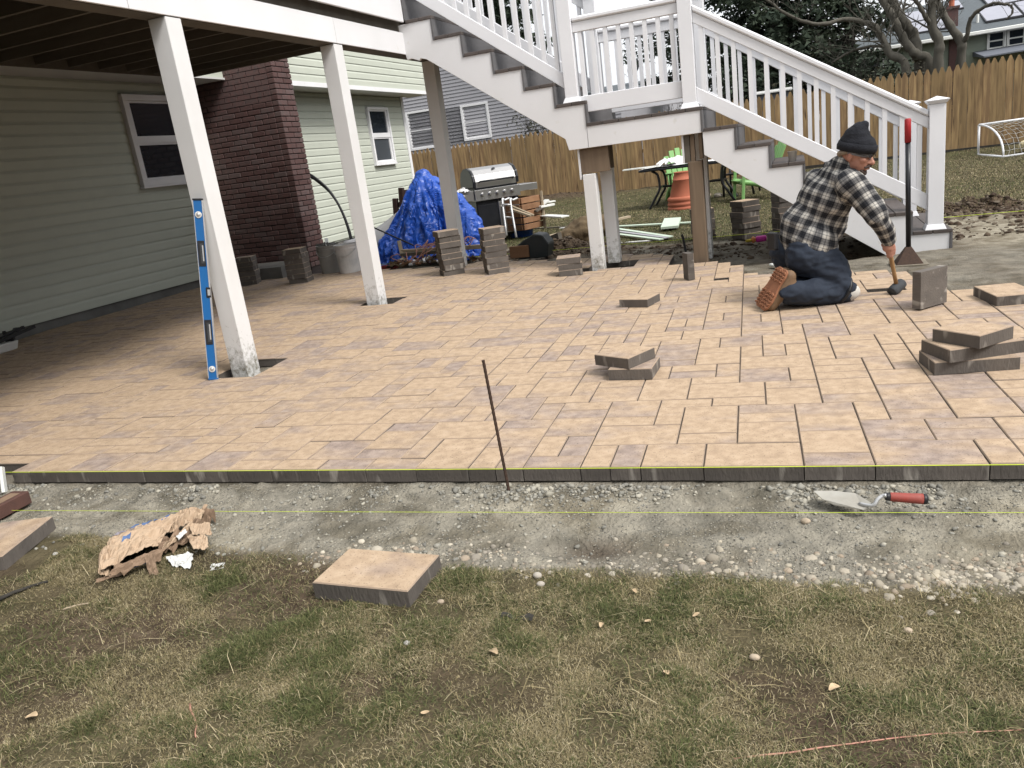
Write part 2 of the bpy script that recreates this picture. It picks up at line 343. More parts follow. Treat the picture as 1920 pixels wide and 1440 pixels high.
gx = axis([(-140, -40, 10), (-40, -14, 2), (-14, -4.2, .14), (-4.2, 2.2, .019), (2.2, 6, .1), (6, 16, .5), (16, 40, 3), (40, 150, 11)])
gy = axis([(-40, -4, 4), (-4, .6, .3), (.6, 2.95, .0165), (2.95, 6.2, .1), (6.2, 12, .05), (12, 22, .16), (22, 40, 1.5), (40, 240, 20)])
X, Y = np.meshgrid(gx, gy)
pxx, pyy = CA*X+SA*Y, -SA*X+CA*Y
d = PY0-pyy                                         # metres in front of the patio edge
n1 = fbm(X*2.2, Y*2.2, s=3); n2 = fbm(X*9, Y*9, s=5); n3 = fbm(X*28, Y*28, s=8, o=3); n4 = fbm(X*1.1, Y*1.1, s=21)
front = sstep(-0.02, 0.0, d)
edge_g = 0.64+0.10*n1+0.03*n2+0.10*sstep(-2.0, -3.0, X)*0 - 0.18*sstep(-1.6, -2.6, X)
grassf = sstep(edge_g-0.05, edge_g+0.07, d)
lf = fbm(X*1.3+0.6*Y, Y*2.6, s=44, o=3)
bare = np.clip(sstep(0.05, 0.5, lf + 0.50*sstep(-1.25, -2.3, X) - 0.20)*sstep(0.5, .7, d), 0, 1)
ridge = np.exp(-((d-0.06-0.03*n1)/0.07)**2)
zf = -0.083 - 0.012*sstep(.5, 1.6, d) + 0.012*n1
zf = zf + (1-grassf)*(0.009*n3 + 0.012*np.maximum(n2, -.2)+0.007*fbm(X*46, Y*46, s=33, o=2)) + grassf*(0.008*n2+0.012*n1) + ridge*(0.012+0.016*np.maximum(n2, 0)+.008*n3)*front
zf = zf - 0.035*np.exp(-(((X+0.75)/.12)**2+((d-.47)/.06)**2))
# behind the front edge: bedding under the patio, then sand and soil, then the far lawn
under = (pyy > PY0) & (Y < far_edge(X)+.25)
zb = -0.045 + 0.012*n1 + 0.008*n2
lawn_y = np.interp(X, [-8, -4, -2.8, -1.9, -.5, .6, 1.4, 2.4, 4, 9], [11.2, 10.6, 10.35, 9.55, 9.35, 9.6, 9.5, 9.9, 10.1, 10.3])
grassb = sstep(-.12, .15, Y-lawn_y+0.12*n1+.05*n2)
zfar = np.interp(X, [-12, -7, 3, 6, 20], [-.09, -.07, .05, .08, .15])
zb = zb*(1-grassb) + grassb*(-.03 + (zfar+.03)*sstep(11, 20, Y)) + 0.012*n1*grassb
zb = zb + 0.15*np.exp(-(((X+3.0)/.62)**2+((Y-9.75)/.28)**2))*(1+.5*n2) + .15*np.exp(-(((X-1.85)/.55)**2+((Y-9.95)/.16)**2))*(1+.6*n2) + .05*np.exp(-(((X-1.9)/.9)**2+((Y-9.35)/.3)**2))*(1+.5*n2)
zb = zb + .16*np.exp(-(((X+6.2)/1.3)**2+((Y-20.9)/.5)**2))*(1+.4*n2)
zb = zb - .16*np.exp(-(((X-.42)/.55)**2+((Y-8.2)/.42)**2)) - .05*np.exp(-(((X+.65)/.5)**2+((Y-7.9)/.35)**2)) + .05*sstep(.9, 1.4, X)*sstep(8.3, 7.0, Y)*0
Z = np.where(pyy > PY0, np.where(under, np.minimum(zb, -0.067+zwarp(X, Y)), zb), zf)
blend = sstep(PY0, PY0+0.05, pyy); Z = np.where(pyy > PY0, -0.067*(1-blend)+blend*Z, Z)
g = np.where(pyy > PY0, np.where(under, 0, grassb), grassf)
moundm = np.exp(-(((X+3.0)/.7)**2+((Y-9.75)/.34)**2))+np.exp(-(((X-1.85)/.65)**2+((Y-9.9)/.26)**2))+.9*np.exp(-(((X+6.2)/1.3)**2+((Y-20.9)/.5)**2))
dirt = np.where(pyy > PY0, np.clip(np.where(grassb > .3, 0, .25+.3*n1)+1.6*moundm+ sstep(8.6, 9.3, Y)*(1-grassb)*.8*sstep(.3, -.4, n2) + np.exp(-(((X-.42)/.7)**2+((Y-8.15)/.45)**2)), 0, 1), bare)
pale = np.where(pyy > PY0, sstep(1.0, 1.6, X)*sstep(7.2, 8, Y)*(1-grassb), sstep(-.2, .5, n4+.5*n1)*sstep(.05, .2, d))
sp1 = np.exp(-(((X-.80)/.16)**2+((Y-1.93)/.055)**2)**1.5); sp2 = np.exp(-(((X+.66)/.13)**2+((Y-2.27)/.075)**2)**1.5)
g = g*(1-np.clip(1.4*sp1, 0, 1)); dirt = np.clip(np.where(pyy > PY0, dirt, dirt*(1-sp1)+.75*sp2*(1-grassf)), 0, 1); pale = np.clip(pale+sp1*(pyy < PY0), 0, 1)
nv = X.size; idx = np.arange(nv).reshape(X.shape)
q = np.stack([idx[:-1, :-1], idx[:-1, 1:], idx[1:, 1:], idx[1:, :-1]], -1).reshape(-1, 4)
V = np.stack([X, Y, Z], -1).reshape(-1, 3)
m = bpy.data.materials.new('ground_soil_and_lawn'); m.use_nodes = True
n_, l_ = m.node_tree.nodes, m.node_tree.links; b_ = n_['Principled BSDF']; b_.inputs['Roughness'].default_value = .95; b_.inputs['Specular IOR Level'].default_value = .15
tc = n_.new('ShaderNodeTexCoord')
def noise(scale, det=5, dist=0.0):
    k = n_.new('ShaderNodeTexNoise'); k.inputs['Scale'].default_value = scale; k.inputs['Detail'].default_value = det; k.inputs['Distortion'].default_value = dist; l_.new(tc.outputs['Object'], k.inputs['Vector']); return k.outputs['Fac']
def ramp(f, stops):
    r = n_.new('ShaderNodeValToRGB'); l_.new(f, r.inputs[0]); e = r.color_ramp.elements
    while len(e) > 1: e.remove(e[-1])
    e[0].position = stops[0][0]; e[0].color = (*stops[0][1], 1)
    for p, c in stops[1:]: k = e.new(p); k.color = (*c, 1)
    return r.outputs[0]
def mixc(f, a, b):
    k = n_.new('ShaderNodeMix'); k.data_type = 'RGBA'; l_.new(f, k.inputs[0]); l_.new(a, k.inputs[6]); l_.new(b, k.inputs[7]); return k.outputs[2]
at = n_.new('ShaderNodeAttribute'); at.attribute_name = 'mask'; sp = n_.new('ShaderNodeSeparateColor'); l_.new(at.outputs['Color'], sp.inputs[0])
sand = ramp(noise(11, 7), [(.3, (0.172, 0.160, 0.129)), (.5, (0.245, 0.225, 0.182)), (.68, (0.318, 0.290, 0.231))])
palec = ramp(noise(16, 7), [(.3, (0.258, 0.227, 0.168)), (.5, (0.358, 0.321, 0.244)), (.7, (0.449, 0.408, 0.320))])
dirtc = ramp(noise(18, 7), [(.3, (.052, .037, .025)), (.55, (.095, .068, .045)), (.75, (.15, .115, .078))])
grassc = ramp(noise(5, 8), [(.3, (.05, .041, .024)), (.5, (.085, .071, .039)), (.7, (.14, .115, .066))])
c = mixc(sp.outputs[2], sand, palec); damp = ramp(noise(3.2, 6, .6), [(.40, (.58, .56, .52)), (.52, (1, 1, 1)), (.62, (1.0, 1.0, 1.0))]); dm = n_.new('ShaderNodeMix'); dm.data_type = 'RGBA'; dm.blend_type = 'MULTIPLY'; dm.inputs[0].default_value = .85; l_.new(c, dm.inputs[6]); l_.new(damp, dm.inputs[7]); c = mixc(sp.outputs[1], dm.outputs[2], grassc); c = mixc(sp.outputs[0], c, dirtc); l_.new(c, b_.inputs['Base Color'])
bp = n_.new('ShaderNodeBump'); bp.inputs['Strength'].default_value = 1.0; bp.inputs['Distance'].default_value = .016; l_.new(noise(70, 9), bp.inputs['Height']); l_.new(bp.outputs[0], b_.inputs['Normal'])
me = soup('ground', V, q.ravel(), np.full(len(q), 4), m)
ca = me.color_attributes.new('mask', 'FLOAT_COLOR', 'POINT'); ca.data.foreach_set('color', np.stack([dirt, g, pale, np.ones_like(g)], -1).astype(np.float32).ravel())
me.polygons.foreach_set('use_smooth', np.ones(len(q), bool))
tag(link('ground', me), kind='structure')
from bisect import bisect
def gz(x, y):
    i = min(max(bisect(gx, x)-1, 0), len(gx)-2); j = min(max(bisect(gy, y)-1, 0), len(gy)-2)
    u = (x-gx[i])/(gx[i+1]-gx[i]); v = (y-gy[j])/(gy[j+1]-gy[j])
    return float(Z[j, i]*(1-u)*(1-v)+Z[j, i+1]*u*(1-v)+Z[j+1, i]*(1-u)*v+Z[j+1, i+1]*u*v)
def gsample(A, x, y):
    i = np.clip(np.searchsorted(gx, x)-1, 0, len(gx)-2); j = np.clip(np.searchsorted(gy, y)-1, 0, len(gy)-2)
    u = (x-gx[i])/(gx[i+1]-gx[i]); v = (y-gy[j])/(gy[j+1]-gy[j])
    return A[j, i]*(1-u)*(1-v)+A[j, i+1]*u*(1-v)+A[j+1, i]*(1-u)*v+A[j+1, i+1]*u*v

# ================================================================== PATIO (every paver a piece)
I0, I1, J1 = -66, 24, 62
occ = {}
HOLES = [(-3.72, 4.47, .20, .24), (-3.70, 6.45, .20, .17), (-1.80, 8.0, .24, .22), (-2.05, 7.72, .13, .12), (-0.98, 7.95, .26, .26)]
def wc(i, j): return pat2w(PX0+(i+.5)*UX, PY0+(j+.5)*UY)
free = set()
for i in range(I0, I1):
    for j in range(0, J1):
        x, y = wc(i, j)
        if y > far_edge(x) or x < -7.62: continue
        if j < 1 and i < -32: continue
        if any(abs(x-a) < ra and abs(y-b) < rb for a, b, ra, rb in HOLES): continue
        free.add((i, j))
pieces = []
def place(i, j, w, dd, hole=False):
    cs = [(i+a, j+b) for a in range(w) for b in range(dd)]
    if w < 1 or dd < 1 or not all(c in free for c in cs): return False
    for c in cs: free.discard(c)
    if not hole: pieces.append((i, j, w, dd))
    return True
# front row and the pieces that can be read in the photo (pixel of near-left and far-right corner)
for a, b, dd in ((-32, -31, 2), (-31, -29, 2), (-29, -27, 2), (-27, -25, 2), (-25, -23, 1), (-23, -21, 2), (-21, -19, 1), (-19, -17, 1), (-17, -15, 1), (-15, -13, 1), (-13, -11, 3), (-11, -10, 2), (-10, -9, 2), (-9, -7, 1), (-7, -6, 2), (-6, -5, 2), (-5, -3, 2), (-3, 0, 2), (0, 2, 1), (2, 5, 2), (5, 6, 2)): place(a, 0, b-a, dd)
place(0, 1, 2, 2); place(0, 3, 2, 3)
ZA = (1100, 560, 400/1920.); ZB = (1500, 600, 420/1920.); ZC = (700, 600, 400/1920.)
LA = '75,1305,850,1130 150,1135,630,1060 190,1060,670,910 610,1135,885,975 850,1210,1370,960 825,1303,1360,1213 1370,1293,1895,1105 1375,1120,1885,1025 1378,1030,1875,945 665,980,1135,895 1135,965,1615,880 915,900,1610,745 940,770,1380,700 465,910,945,710 30,920,500,785 115,795,525,725 745,712,1170,645 770,660,1180,592 1170,700,1385,580 1390,748,1830,617 640,605,975,540 640,555,1015,395 660,415,1028,352 985,595,1390,470 1010,490,1395,425 1025,437,1210,342 1205,433,1588,323 1395,520,1595,415 855,358,1400,250 520,378,855,320 530,330,870,285 330,400,530,305 1405,325,1770,272 1410,282,1760,200 1055,270,1405,185 1080,195,1240,125 1240,190,1405,112 1090,135,1410,80 1105,95,1415,25 715,288,1050,235 740,250,905,175 890,245,1075,165 765,185,1105,45'
LB = '510,860,690,703 580,1038,1055,850 1155,1028,1690,925 1110,940,1640,843 205,705,665,628 200,635,620,495 765,845,1275,770 745,775,1135,545 655,555,1050,425 1340,840,1785,670 1240,680,1710,597 1190,610,1590,440 590,432,735,320 120,395,540,330 320,325,715,268 310,280,655,175 270,190,640,130 105,338,270,235 700,215,840,120 895,210,1090,105 60,150,390,22 440,130,985,30 800,422,1020,370'
LC = '265,1225,640,1055 445,1055,1200,893 5,1310,470,1225 125,985,585,907 1030,1130,1570,955 1165,960,1635,885 1435,880,1730,740 1005,890,1565,683 810,895,1115,760 400,905,920,765 10,915,540,775 1195,690,1465,563 740,765,1280,572 360,775,780,705 440,715,910,590 10,775,490,655 165,662,560,605 1110,570,1550,460 745,592,1140,527 810,535,1195,473 245,607,855,487 375,503,740,440 1385,680,1885,490 1520,505,1910,445 1385,462,1805,350 1035,475,1570,235 700,485,1125,380 820,390,1260,245 555,360,950,262 265,465,620,400 330,412,690,360 590,445,845,350 1560,735,1930,670 1480,360,1705,265'
for (zx, zy, k), L in ((ZA, LA), (ZB, LB), (ZC, LC)):
    for t in L.split():
        a, b, c2, d2 = map(float, t.split(',')); p = atz(zx+a*k, zy+b*k); q2 = atz(zx+c2*k, zy+d2*k)
        u0, v0 = w2pat(p.x, p.y); u1, v1 = w2pat(q2.x, q2.y)
        i0, j0, i1, j1 = round((u0-PX0)/UX), round((v0-PY0)/UY), round((u1-PX0)/UX), round((v1-PY0)/UY)
        if 1 <= i1-i0 <= 3 and 1 <= j1-j0 <= 3: place(i0, j0, i1-i0, j1-j0)
n_read = len(pieces)
# open gaps the layer has not filled yet
for x, y, w, dd in ((1655, 540, 2, 1), (1347, 524, 1, 1)):
    p = atz(x, y); u, v = w2pat(p.x, p.y); place(math.floor((u-PX0)/UX), math.floor((v-PY0)/UY), w, dd, hole=True)
rr = random.Random(5)
OPT = [((2, 1), 8), ((2, 2), 6), ((3, 2), 3.2), ((2, 3), 2.2), ((1, 2), 3.2), ((3, 1), .6)]
for (i, j) in sorted(free, key=lambda c: (c[1], c[0])):
    if (i, j) not in free: continue
    o = OPT[:]
    while o:
        t = rr.choices(range(len(o)), [w for _, w in o])[0]; (w, dd), _ = o.pop(t)
        if place(i, j, w, dd): break
    else:
        place(i, j, 1, 1)
mp_ = bpy.data.materials.new('paver_face'); mp_.use_nodes = True
n_, l_ = mp_.node_tree.nodes, mp_.node_tree.links; b_ = n_['Principled BSDF']; b_.inputs['Roughness'].default_value = .85; b_.inputs['Specular IOR Level'].default_value = .25
tc = n_.new('ShaderNodeTexCoord'); oi = n_.new('ShaderNodeObjectInfo'); cb = n_.new('ShaderNodeCombineXYZ')
for k in range(3): l_.new(oi.outputs['Random'], cb.inputs[k])
vs_ = n_.new('ShaderNodeVectorMath'); vs_.operation = 'MULTIPLY_ADD'; l_.new(cb.outputs[0], vs_.inputs[0]); vs_.inputs[1].default_value = (37, 53, 91); l_.new(tc.outputs['Object'], vs_.inputs[2])
def pn(sc, det, st=(1, 1, 1)):
    mpp = n_.new('ShaderNodeMapping'); mpp.inputs['Scale'].default_value = st; l_.new(vs_.outputs[0], mpp.inputs[0])
    k = n_.new('ShaderNodeTexNoise'); k.inputs['Scale'].default_value = sc; k.inputs['Detail'].default_value = det; l_.new(mpp.outputs[0], k.inputs['Vector']); return k.outputs['Fac']
def mth(op, a, b_2, c_2=None, clamp=False):
    k = n_.new('ShaderNodeMath'); k.operation = op; k.use_clamp = clamp
    for i_, v_ in enumerate((a, b_2, c_2)):
        if v_ is None: continue
        if hasattr(v_, 'links'): l_.new(v_, k.inputs[i_])
        else: k.inputs[i_].default_value = v_
    return k.outputs[0]
blendf = mth('ADD', mth('MULTIPLY_ADD', pn(4.2, 8, (1, 1.6, 1)), 3.6, -1.78), mth('MULTIPLY_ADD', oi.outputs['Random'], 1.5, -.66), clamp=True)
tan = ramp(pn(22, 8), [(.32, (0.375, 0.273, 0.185)), (.5, (0.447, 0.329, 0.223)), (.7, (0.509, 0.383, 0.267))])
mauve = ramp(pn(22, 8), [(.32, (0.226, 0.178, 0.158)), (.5, (0.293, 0.234, 0.208)), (.7, (0.375, 0.302, 0.262))])
c = mixc(mth('MULTIPLY', blendf, .8), tan, mauve)
pits = ramp(pn(150, 3), [(.30, (.45, .45, .45)), (.40, (1, 1, 1))])
mm = n_.new('ShaderNodeMix'); mm.data_type = 'RGBA'; mm.blend_type = 'MULTIPLY'; mm.inputs[0].default_value = 1; l_.new(c, mm.inputs[6]); l_.new(pits, mm.inputs[7]); l_.new(mm.outputs[2], b_.inputs['Base Color'])
bp = n_.new('ShaderNodeBump'); bp.inputs['Strength'].default_value = .25; bp.inputs['Distance'].default_value = .004; l_.new(pn(190, 4), bp.inputs['Height']); l_.new(bp.outputs[0], b_.inputs['Normal'])
M['paver_face'] = mp_
M['paver_body'] = mat('paver_body', (.098, .086, .076), (.138, .120, .104), .95, 13, rand=.18, bump=.4, bscale=110, stretch=(1, 1, .3), speck=(15, (.27, .245, .215), .62))
M['paver_edge'] = mat('shaded_paver_edge', (.37, .28, .20), (.28, .21, .155), .9, 30, rand=.1)  # chamfers painted darker: the shading along the joints put into the colour
def paver_mesh(w, dd, h=.06, gap=.0038):
    bm = bmesh.new(); sx, sy = w*UX-gap, dd*UY-gap
    vs = [bm.verts.new((a*sx/2, b*sy/2, c_)) for c_ in (-h, 0) for a, b in ((-1, -1), (1, -1), (1, 1), (-1, 1))]
    for f in ((0, 3, 2, 1), (4, 5, 6, 7), (0, 1, 5, 4), (1, 2, 6, 5), (2, 3, 7, 6), (3, 0, 4, 7)): bm.faces.new([vs[k] for k in f])
    te = [e for e in bm.edges if all(v.co.z > -1e-5 for v in e.verts)]
    bmesh.ops.bevel(bm, geom=te, offset=.0036, segments=1, affect='EDGES')
    bmesh.ops.recalc_face_normals(bm, faces=bm.faces)
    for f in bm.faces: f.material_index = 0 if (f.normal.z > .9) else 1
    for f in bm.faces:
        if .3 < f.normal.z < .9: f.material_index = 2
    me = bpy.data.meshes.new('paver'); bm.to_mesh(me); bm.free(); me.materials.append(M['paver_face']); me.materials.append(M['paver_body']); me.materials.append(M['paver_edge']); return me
PM = {}
def pmesh(w, dd):
    if (w, dd) not in PM: PM[(w, dd)] = paver_mesh(w, dd)
    return PM[(w, dd)]
patio = thing('patio', 'freshly laid tan and mauve paver patio running under the deck', 'patio', (0, PY0, 0))
patio['kind'] = 'structure'
def pdist(pc):
    x, y = wc(pc[0]+pc[2]/2-.5, pc[1]+pc[3]/2-.5); q2 = CM @ (np.array([x, y, 0])-O3)
    u, v = 960+CF*q2[0]/q2[2], 720+CF*q2[1]/q2[2]
    out = max(0, -u, u-1920)
    return q2[2]*(1 if out < 30 else 50)/math.sqrt(pc[2]*pc[3])
pieces.sort(key=pdist)
rest_v, rest_f, rest_m = [], [], []
for k, (i, j, w, dd) in enumerate(pieces):
    x, y = wc(i+w/2-.5, j+dd/2-.5); z = float(zwarp(x, y))+rr.uniform(-.0018, .0018); e = .05
    gxr = float(zwarp(x+e, y)-zwarp(x-e, y))/(2*e); gyr = float(zwarp(x, y+e)-zwarp(x, y-e))/(2*e)
    mtx = Matrix.Translation((x, y, z)) @ Euler((gyr+rr.uniform(-.003, .003), -gxr+rr.uniform(-.003, .003), PYAW+rr.uniform(-.004, .004))).to_matrix().to_4x4()
    if k < 300:
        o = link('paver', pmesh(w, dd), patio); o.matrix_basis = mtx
    else:
        me = pmesh(w, dd); o = len(rest_v); rest_v += [tuple(mtx @ v.co) for v in me.vertices]
        rest_f += [tuple(o+q3 for q3 in p.vertices) for p in me.polygons]; rest_m += [p.material_index for p in me.polygons]
# far pavers: one part; the per-piece tone comes from a per-island random
mi_ = mp_.copy(); mi_.name = 'paver_face_far'; gn = mi_.node_tree.nodes.new('ShaderNodeNewGeometry')
for l2 in list(mi_.node_tree.links):
    if l2.from_socket.name == 'Random' and l2.from_node.type == 'OBJECT_INFO':
        ts = l2.to_socket; mi_.node_tree.links.remove(l2); mi_.node_tree.links.new(gn.outputs['Random Per Island'], ts)
mb = MB(); mb.v, mb.f, mb.m = rest_v, rest_f, rest_m
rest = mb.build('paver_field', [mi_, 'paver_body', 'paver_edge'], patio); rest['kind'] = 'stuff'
jm = MB()          # sand swept into the joints, just under the paver tops
for (i, j, w, dd) in pieces:
    c4 = []
    for a, b in ((i, j), (i+w, j), (i+w, j+dd), (i, j+dd)):
        px4, py4 = PX0+a*UX, PY0+b*UY
        if b == 0: py4 += .012
        x, y = pat2w(px4, py4); c4.append((x, y, float(zwarp(x, y))-.0085))
    jm.add(c4, [(0, 1, 2, 3)])
js = jm.build('joint_sand', mat('joint_sand', (.155, .122, .093), (.11, .086, .066), .95, 30, bump=.4, bscale=150), patio); js['kind'] = 'stuff'
print('PAVERS', len(pieces), 'read', n_read)

# ================================================================== GRASS, GRAVEL, CLODS
CA_ = attr_mat('grass_blades', .75, .2); M['grass'] = CA_
STRAW = np.array([(.31, .255, .14), (.245, .20, .105), (.19, .155, .08), (.39, .33, .205)]); GREEN = np.array([(.088, .102, .036), (.112, .122, .046), (.066, .08, .03), (.145, .138, .06)])
def grass(name, label, x, y, z, L, w, greenf, lay, az=None):
    n = len(x); az = RNG.uniform(0, 2*np.pi, n) if az is None else az
    el = np.clip(RNG.normal(lay, .33, n), .03, 1.45)
    dx, dy, dz = np.cos(az)*np.cos(el), np.sin(az)*np.cos(el), np.sin(el)
    sx, sy = -np.sin(az)*w/2, np.cos(az)*w/2
    curl = RNG.uniform(-.5, .5, n); mx_ = x+dx*L*.55; my_ = y+dy*L*.55; mz_ = z+dz*L*.55
    tx = x+L*(dx*.95-dy*curl*.35); ty = y+L*(dy*.95+dx*curl*.35); tz = z+np.maximum(dz*L*.72-.004, .004)
    V = np.empty((n, 5, 3)); V[:, 0] = np.c_[x-sx, y-sy, z-.004]; V[:, 1] = np.c_[x+sx, y+sy, z-.004]
    V[:, 2] = np.c_[mx_+sx*.8, my_+sy*.8, mz_+.002]; V[:, 3] = np.c_[mx_-sx*.8, my_-sy*.8, mz_+.002]; V[:, 4] = np.c_[tx, ty, tz]
    b = np.arange(n)[:, None]*5; loops = np.concatenate([b+np.array([[0, 1, 2, 3]]), b+np.array([[3, 2, 4]])], 1).ravel()
    sizes = np.tile([4, 3], n)
    isg = RNG.uniform(0, 1, n) < greenf; c = np.where(isg[:, None], GREEN[RNG.integers(0, 4, n)], STRAW[RNG.integers(0, 4, n)])*RNG.uniform(.5, 1.3, n)[:, None]
    C = np.repeat(c, 5, axis=0)
    return tag(link(name, soup(name, V.reshape(-1, 3), loops, sizes, M['grass'], C)), label, 'grass', kind='stuff')
def rnd(n, x0, x1, y0, y1): return RNG.uniform(x0, x1, n), RNG.uniform(y0, y1, n)
x, y = rnd(1250000, -2.9, 1.35, .82, 2.5)
dd_ = PY0-(-SA*x+CA*y); keep = (gsample(g, x, y) > RNG.uniform(.25, .95, len(x)))
ba = gsample(dirt, x, y); tuft = fbm(x*7, y*7, s=61, o=3); keep &= RNG.uniform(0, 1, len(x)) < np.clip((1.0-.85*ba)*(.60+1.6*tuft), .10, 1)
vis = np.ones(len(x), bool); u_ = CM @ (np.stack([x, y, np.full_like(x, -.09)])-O3[:, None]); pu, pv = 960+CF*u_[0]/u_[2], 720+CF*u_[1]/u_[2]
keep &= (u_[2] > .3) & (pu > -90) & (pu < 2010) & (pv < 1560)
for a, b2, rx, ry in ((-1.30, 1.95, .17, .10), (-2.99, 1.95, .2, .14)): keep &= ~((np.abs(x-a) < rx) & (np.abs(y-b2) < ry))
x, y = x[keep], y[keep]; z = gsample(Z, x, y)
big = fbm(x*2.1, y*2.1, s=71, o=3); fine_ = fbm(x*11, y*11, s=73, o=2); gf = np.clip(.38+.80*big+.65*fine_+.10*sstep(-1.2, .4, x), .02, .95)
grass('lawn_grass', 'matted winter grass in the foreground below the patio edge', x, y, z, RNG.uniform(.012, .036, len(x))*np.clip(1+.9*fine_+.5*big, .55, 1.7), RNG.uniform(.0009, .0020, len(x)), gf, .24, RNG.uniform(0, 2*np.pi, len(x)))
print('BLADES', len(x))
x, y = rnd(1500, -2.9, 1.3, .85, 2.3); keep = gsample(g, x, y) > .5; x, y = x[keep], y[keep]
grass('loose_straw', 'long dry straw strands strewn over the foreground lawn', x, y, gsample(Z, x, y)+.008, RNG.uniform(.04, .12, len(x)), RNG.uniform(.0012, .0024, len(x)), np.full(len(x), .03), .06)
x, y = rnd(330000, -8, 7, 9.2, 20.4); keep = (gsample(g, x, y) > .5) & (RNG.uniform(0, 1, len(x)) < np.clip((14.5/ y)**2*.9, .25, 1)); x, y = x[keep], y[keep]
gf = np.clip(.72+.5*fbm(x*.7, y*.7, s=81, o=3)-.30*sstep(-1, 2.5, x)*sstep(19, 14, y), .1, .95)
grass('back_lawn_grass', 'short green and straw lawn grass behind the patio up to the fence', x, y, gsample(Z, x, y), RNG.uniform(.02, .045, len(x)), RNG.uniform(.004, .008, len(x)), gf, .6)
# pebbles and clods from a deformed icosphere
def ico(sub):
    bm = bmesh.new(); bmesh.ops.create_icosphere(bm, subdivisions=sub, radius=1); v = np.array([p.co[:] for p in bm.verts]); f = np.array([[q2.index for q2 in p.verts] for p in bm.faces]); bm.free(); return v, f
def scatter(name, label, cat, x, y, r, cols, sub, flat=.65, sink=.35, rough=.9, bumpy=.25):
    v, f = ico(sub); n = len(x); s = RNG.uniform(.7, 1.3, (n, 1, 3))*r[:, None, None]; s[..., 2] *= flat
    P = v[None]*(1+bumpy*RNG.normal(0, 1, (n, len(v), 1))*.5)*s; a = RNG.uniform(0, 6.28, n); ca_, sa_ = np.cos(a)[:, None], np.sin(a)[:, None]
    Q = np.stack([P[..., 0]*ca_-P[..., 1]*sa_, P[..., 0]*sa_+P[..., 1]*ca_, P[..., 2]], -1); z = gsample(Z, x, y)+r*flat*(1-2*sink)
    Q += np.stack([x, y, z], -1)[:, None]; loops = (f[None]+np.arange(n)[:, None, None]*len(v)).ravel(); C = np.repeat(cols, len(v), axis=0)
    return tag(link(name, soup(name, Q.reshape(-1, 3), loops, np.full(n*len(f), 3), PEB, C, smooth=sub > 1 or rough < .5)), label, cat, kind='stuff')
PEB = attr_mat('pebble_and_clod', .9, .2, .25, 90)
n = 6500; x = RNG.uniform(-1.7, 1.15, n); dpos = np.interp(x, [-2, -1.2, -.6, .2, .7, 1.2], [.60, .55, .60, .60, .57, .52])+RNG.normal(0, .06, n)+.02*np.sin(x*7)
den = np.interp(x, [-1.7, -1.2, -1.0, -.75, -.3, .1, .3, 1.15], [.04, .22, .2, .07, .24, .10, .72, .8]); keep = RNG.uniform(0, 1, n) < den
x, dpos = x[keep], dpos[keep]; px_ = PY0-dpos; y = SA*x+px_*1.0
r = np.clip(RNG.lognormal(math.log(.0048), .62, len(x)), .0018, .019); pc = np.array([(.40, .355, .275), (.345, .305, .24), (.28, .25, .205), (.45, .405, .325), (.32, .26, .195)])[RNG.integers(0, 5, len(x))]*RNG.uniform(.75, 1.15, (len(x), 1))
scatter('gravel', 'pale rounded gravel spilled along the edge of the lawn', 'gravel', x, y, r, pc, 2, .7, .62, .4, .17)
n = 11000; x = RNG.uniform(-3.9, 1.3, n); dpos = np.abs(RNG.normal(.03, .085, n)); dpos = np.where(RNG.uniform(0, 1, n) < .45, RNG.uniform(.02, .6, n), dpos)+.012
y = SA*x+(PY0-dpos); cl = fbm(x*5, y*5, s=90); keep = RNG.uniform(0, 1, n) < np.clip(.45+1.5*cl, .05, 1); x, y, dpos = x[keep], y[keep], dpos[keep]
r = np.clip(RNG.lognormal(math.log(.0036), .6, len(x)), .0015, .013)*np.where(dpos < .16, 1.15, .8)
cc = np.array([(.26, .25, .215), (.31, .295, .25), (.38, .355, .29), (.22, .212, .185)])[RNG.integers(0, 4, len(x))]*RNG.uniform(.8, 1.15, (len(x), 1))
scatter('sand_clods', 'crumbly grey sand clods heaped along the foot of the patio edge', 'sand', x, y, r, cc, 1, .75, .35, .9, .45)
n = 5200; x = np.concatenate([RNG.normal(-3.0, .5, 1500), RNG.normal(1.85, .55, 1500), RNG.normal(-6.2, 1.1, 900), RNG.uniform(-2, 3.2, 1300)]); y = np.concatenate([RNG.normal(9.7, .22, 1500), RNG.normal(9.8, .2, 1500), RNG.normal(20.9, .35, 900), RNG.uniform(8.2, 9.4, 1300)])
keep = y > far_edge(x)+.1; x, y = x[keep], y[keep]
r = np.clip(RNG.lognormal(math.log(.012), .55, len(x)), .005, .038); cc = np.array([(.075, .052, .036), (.055, .038, .026), (.105, .078, .054), (.14, .112, .083)])[RNG.integers(0, 4, len(x))]
scatter('soil_clods', 'dark turned soil clods on the mounds behind the patio', 'soil', x, y, r, cc, 1, .6, .4, .9, .5)

n = 34000; x = RNG.uniform(-3.9, 1.3, n); dpos = RNG.uniform(.008, .66, n); y = SA*x+(PY0-dpos); cl = fbm(x*3, y*5, s=95); keep = (RNG.uniform(0, 1, n) < np.clip(.40+1.3*cl, .08, 1)) & (gsample(g, x, y) < .4); x, y = x[keep], y[keep]
cc = np.array([(.17, .165, .145), (.23, .22, .185), (.31, .285, .225), (.14, .135, .12), (.36, .33, .27)])[RNG.integers(0, 5, len(x))]*RNG.uniform(.8, 1.2, (len(x), 1))
scatter('sand_grit', 'fine grit strewn over the sand strip before the patio', 'grit', x, y, RNG.uniform(.0011, .0032, len(x)), cc, 1, .7, .3, .9, .4)
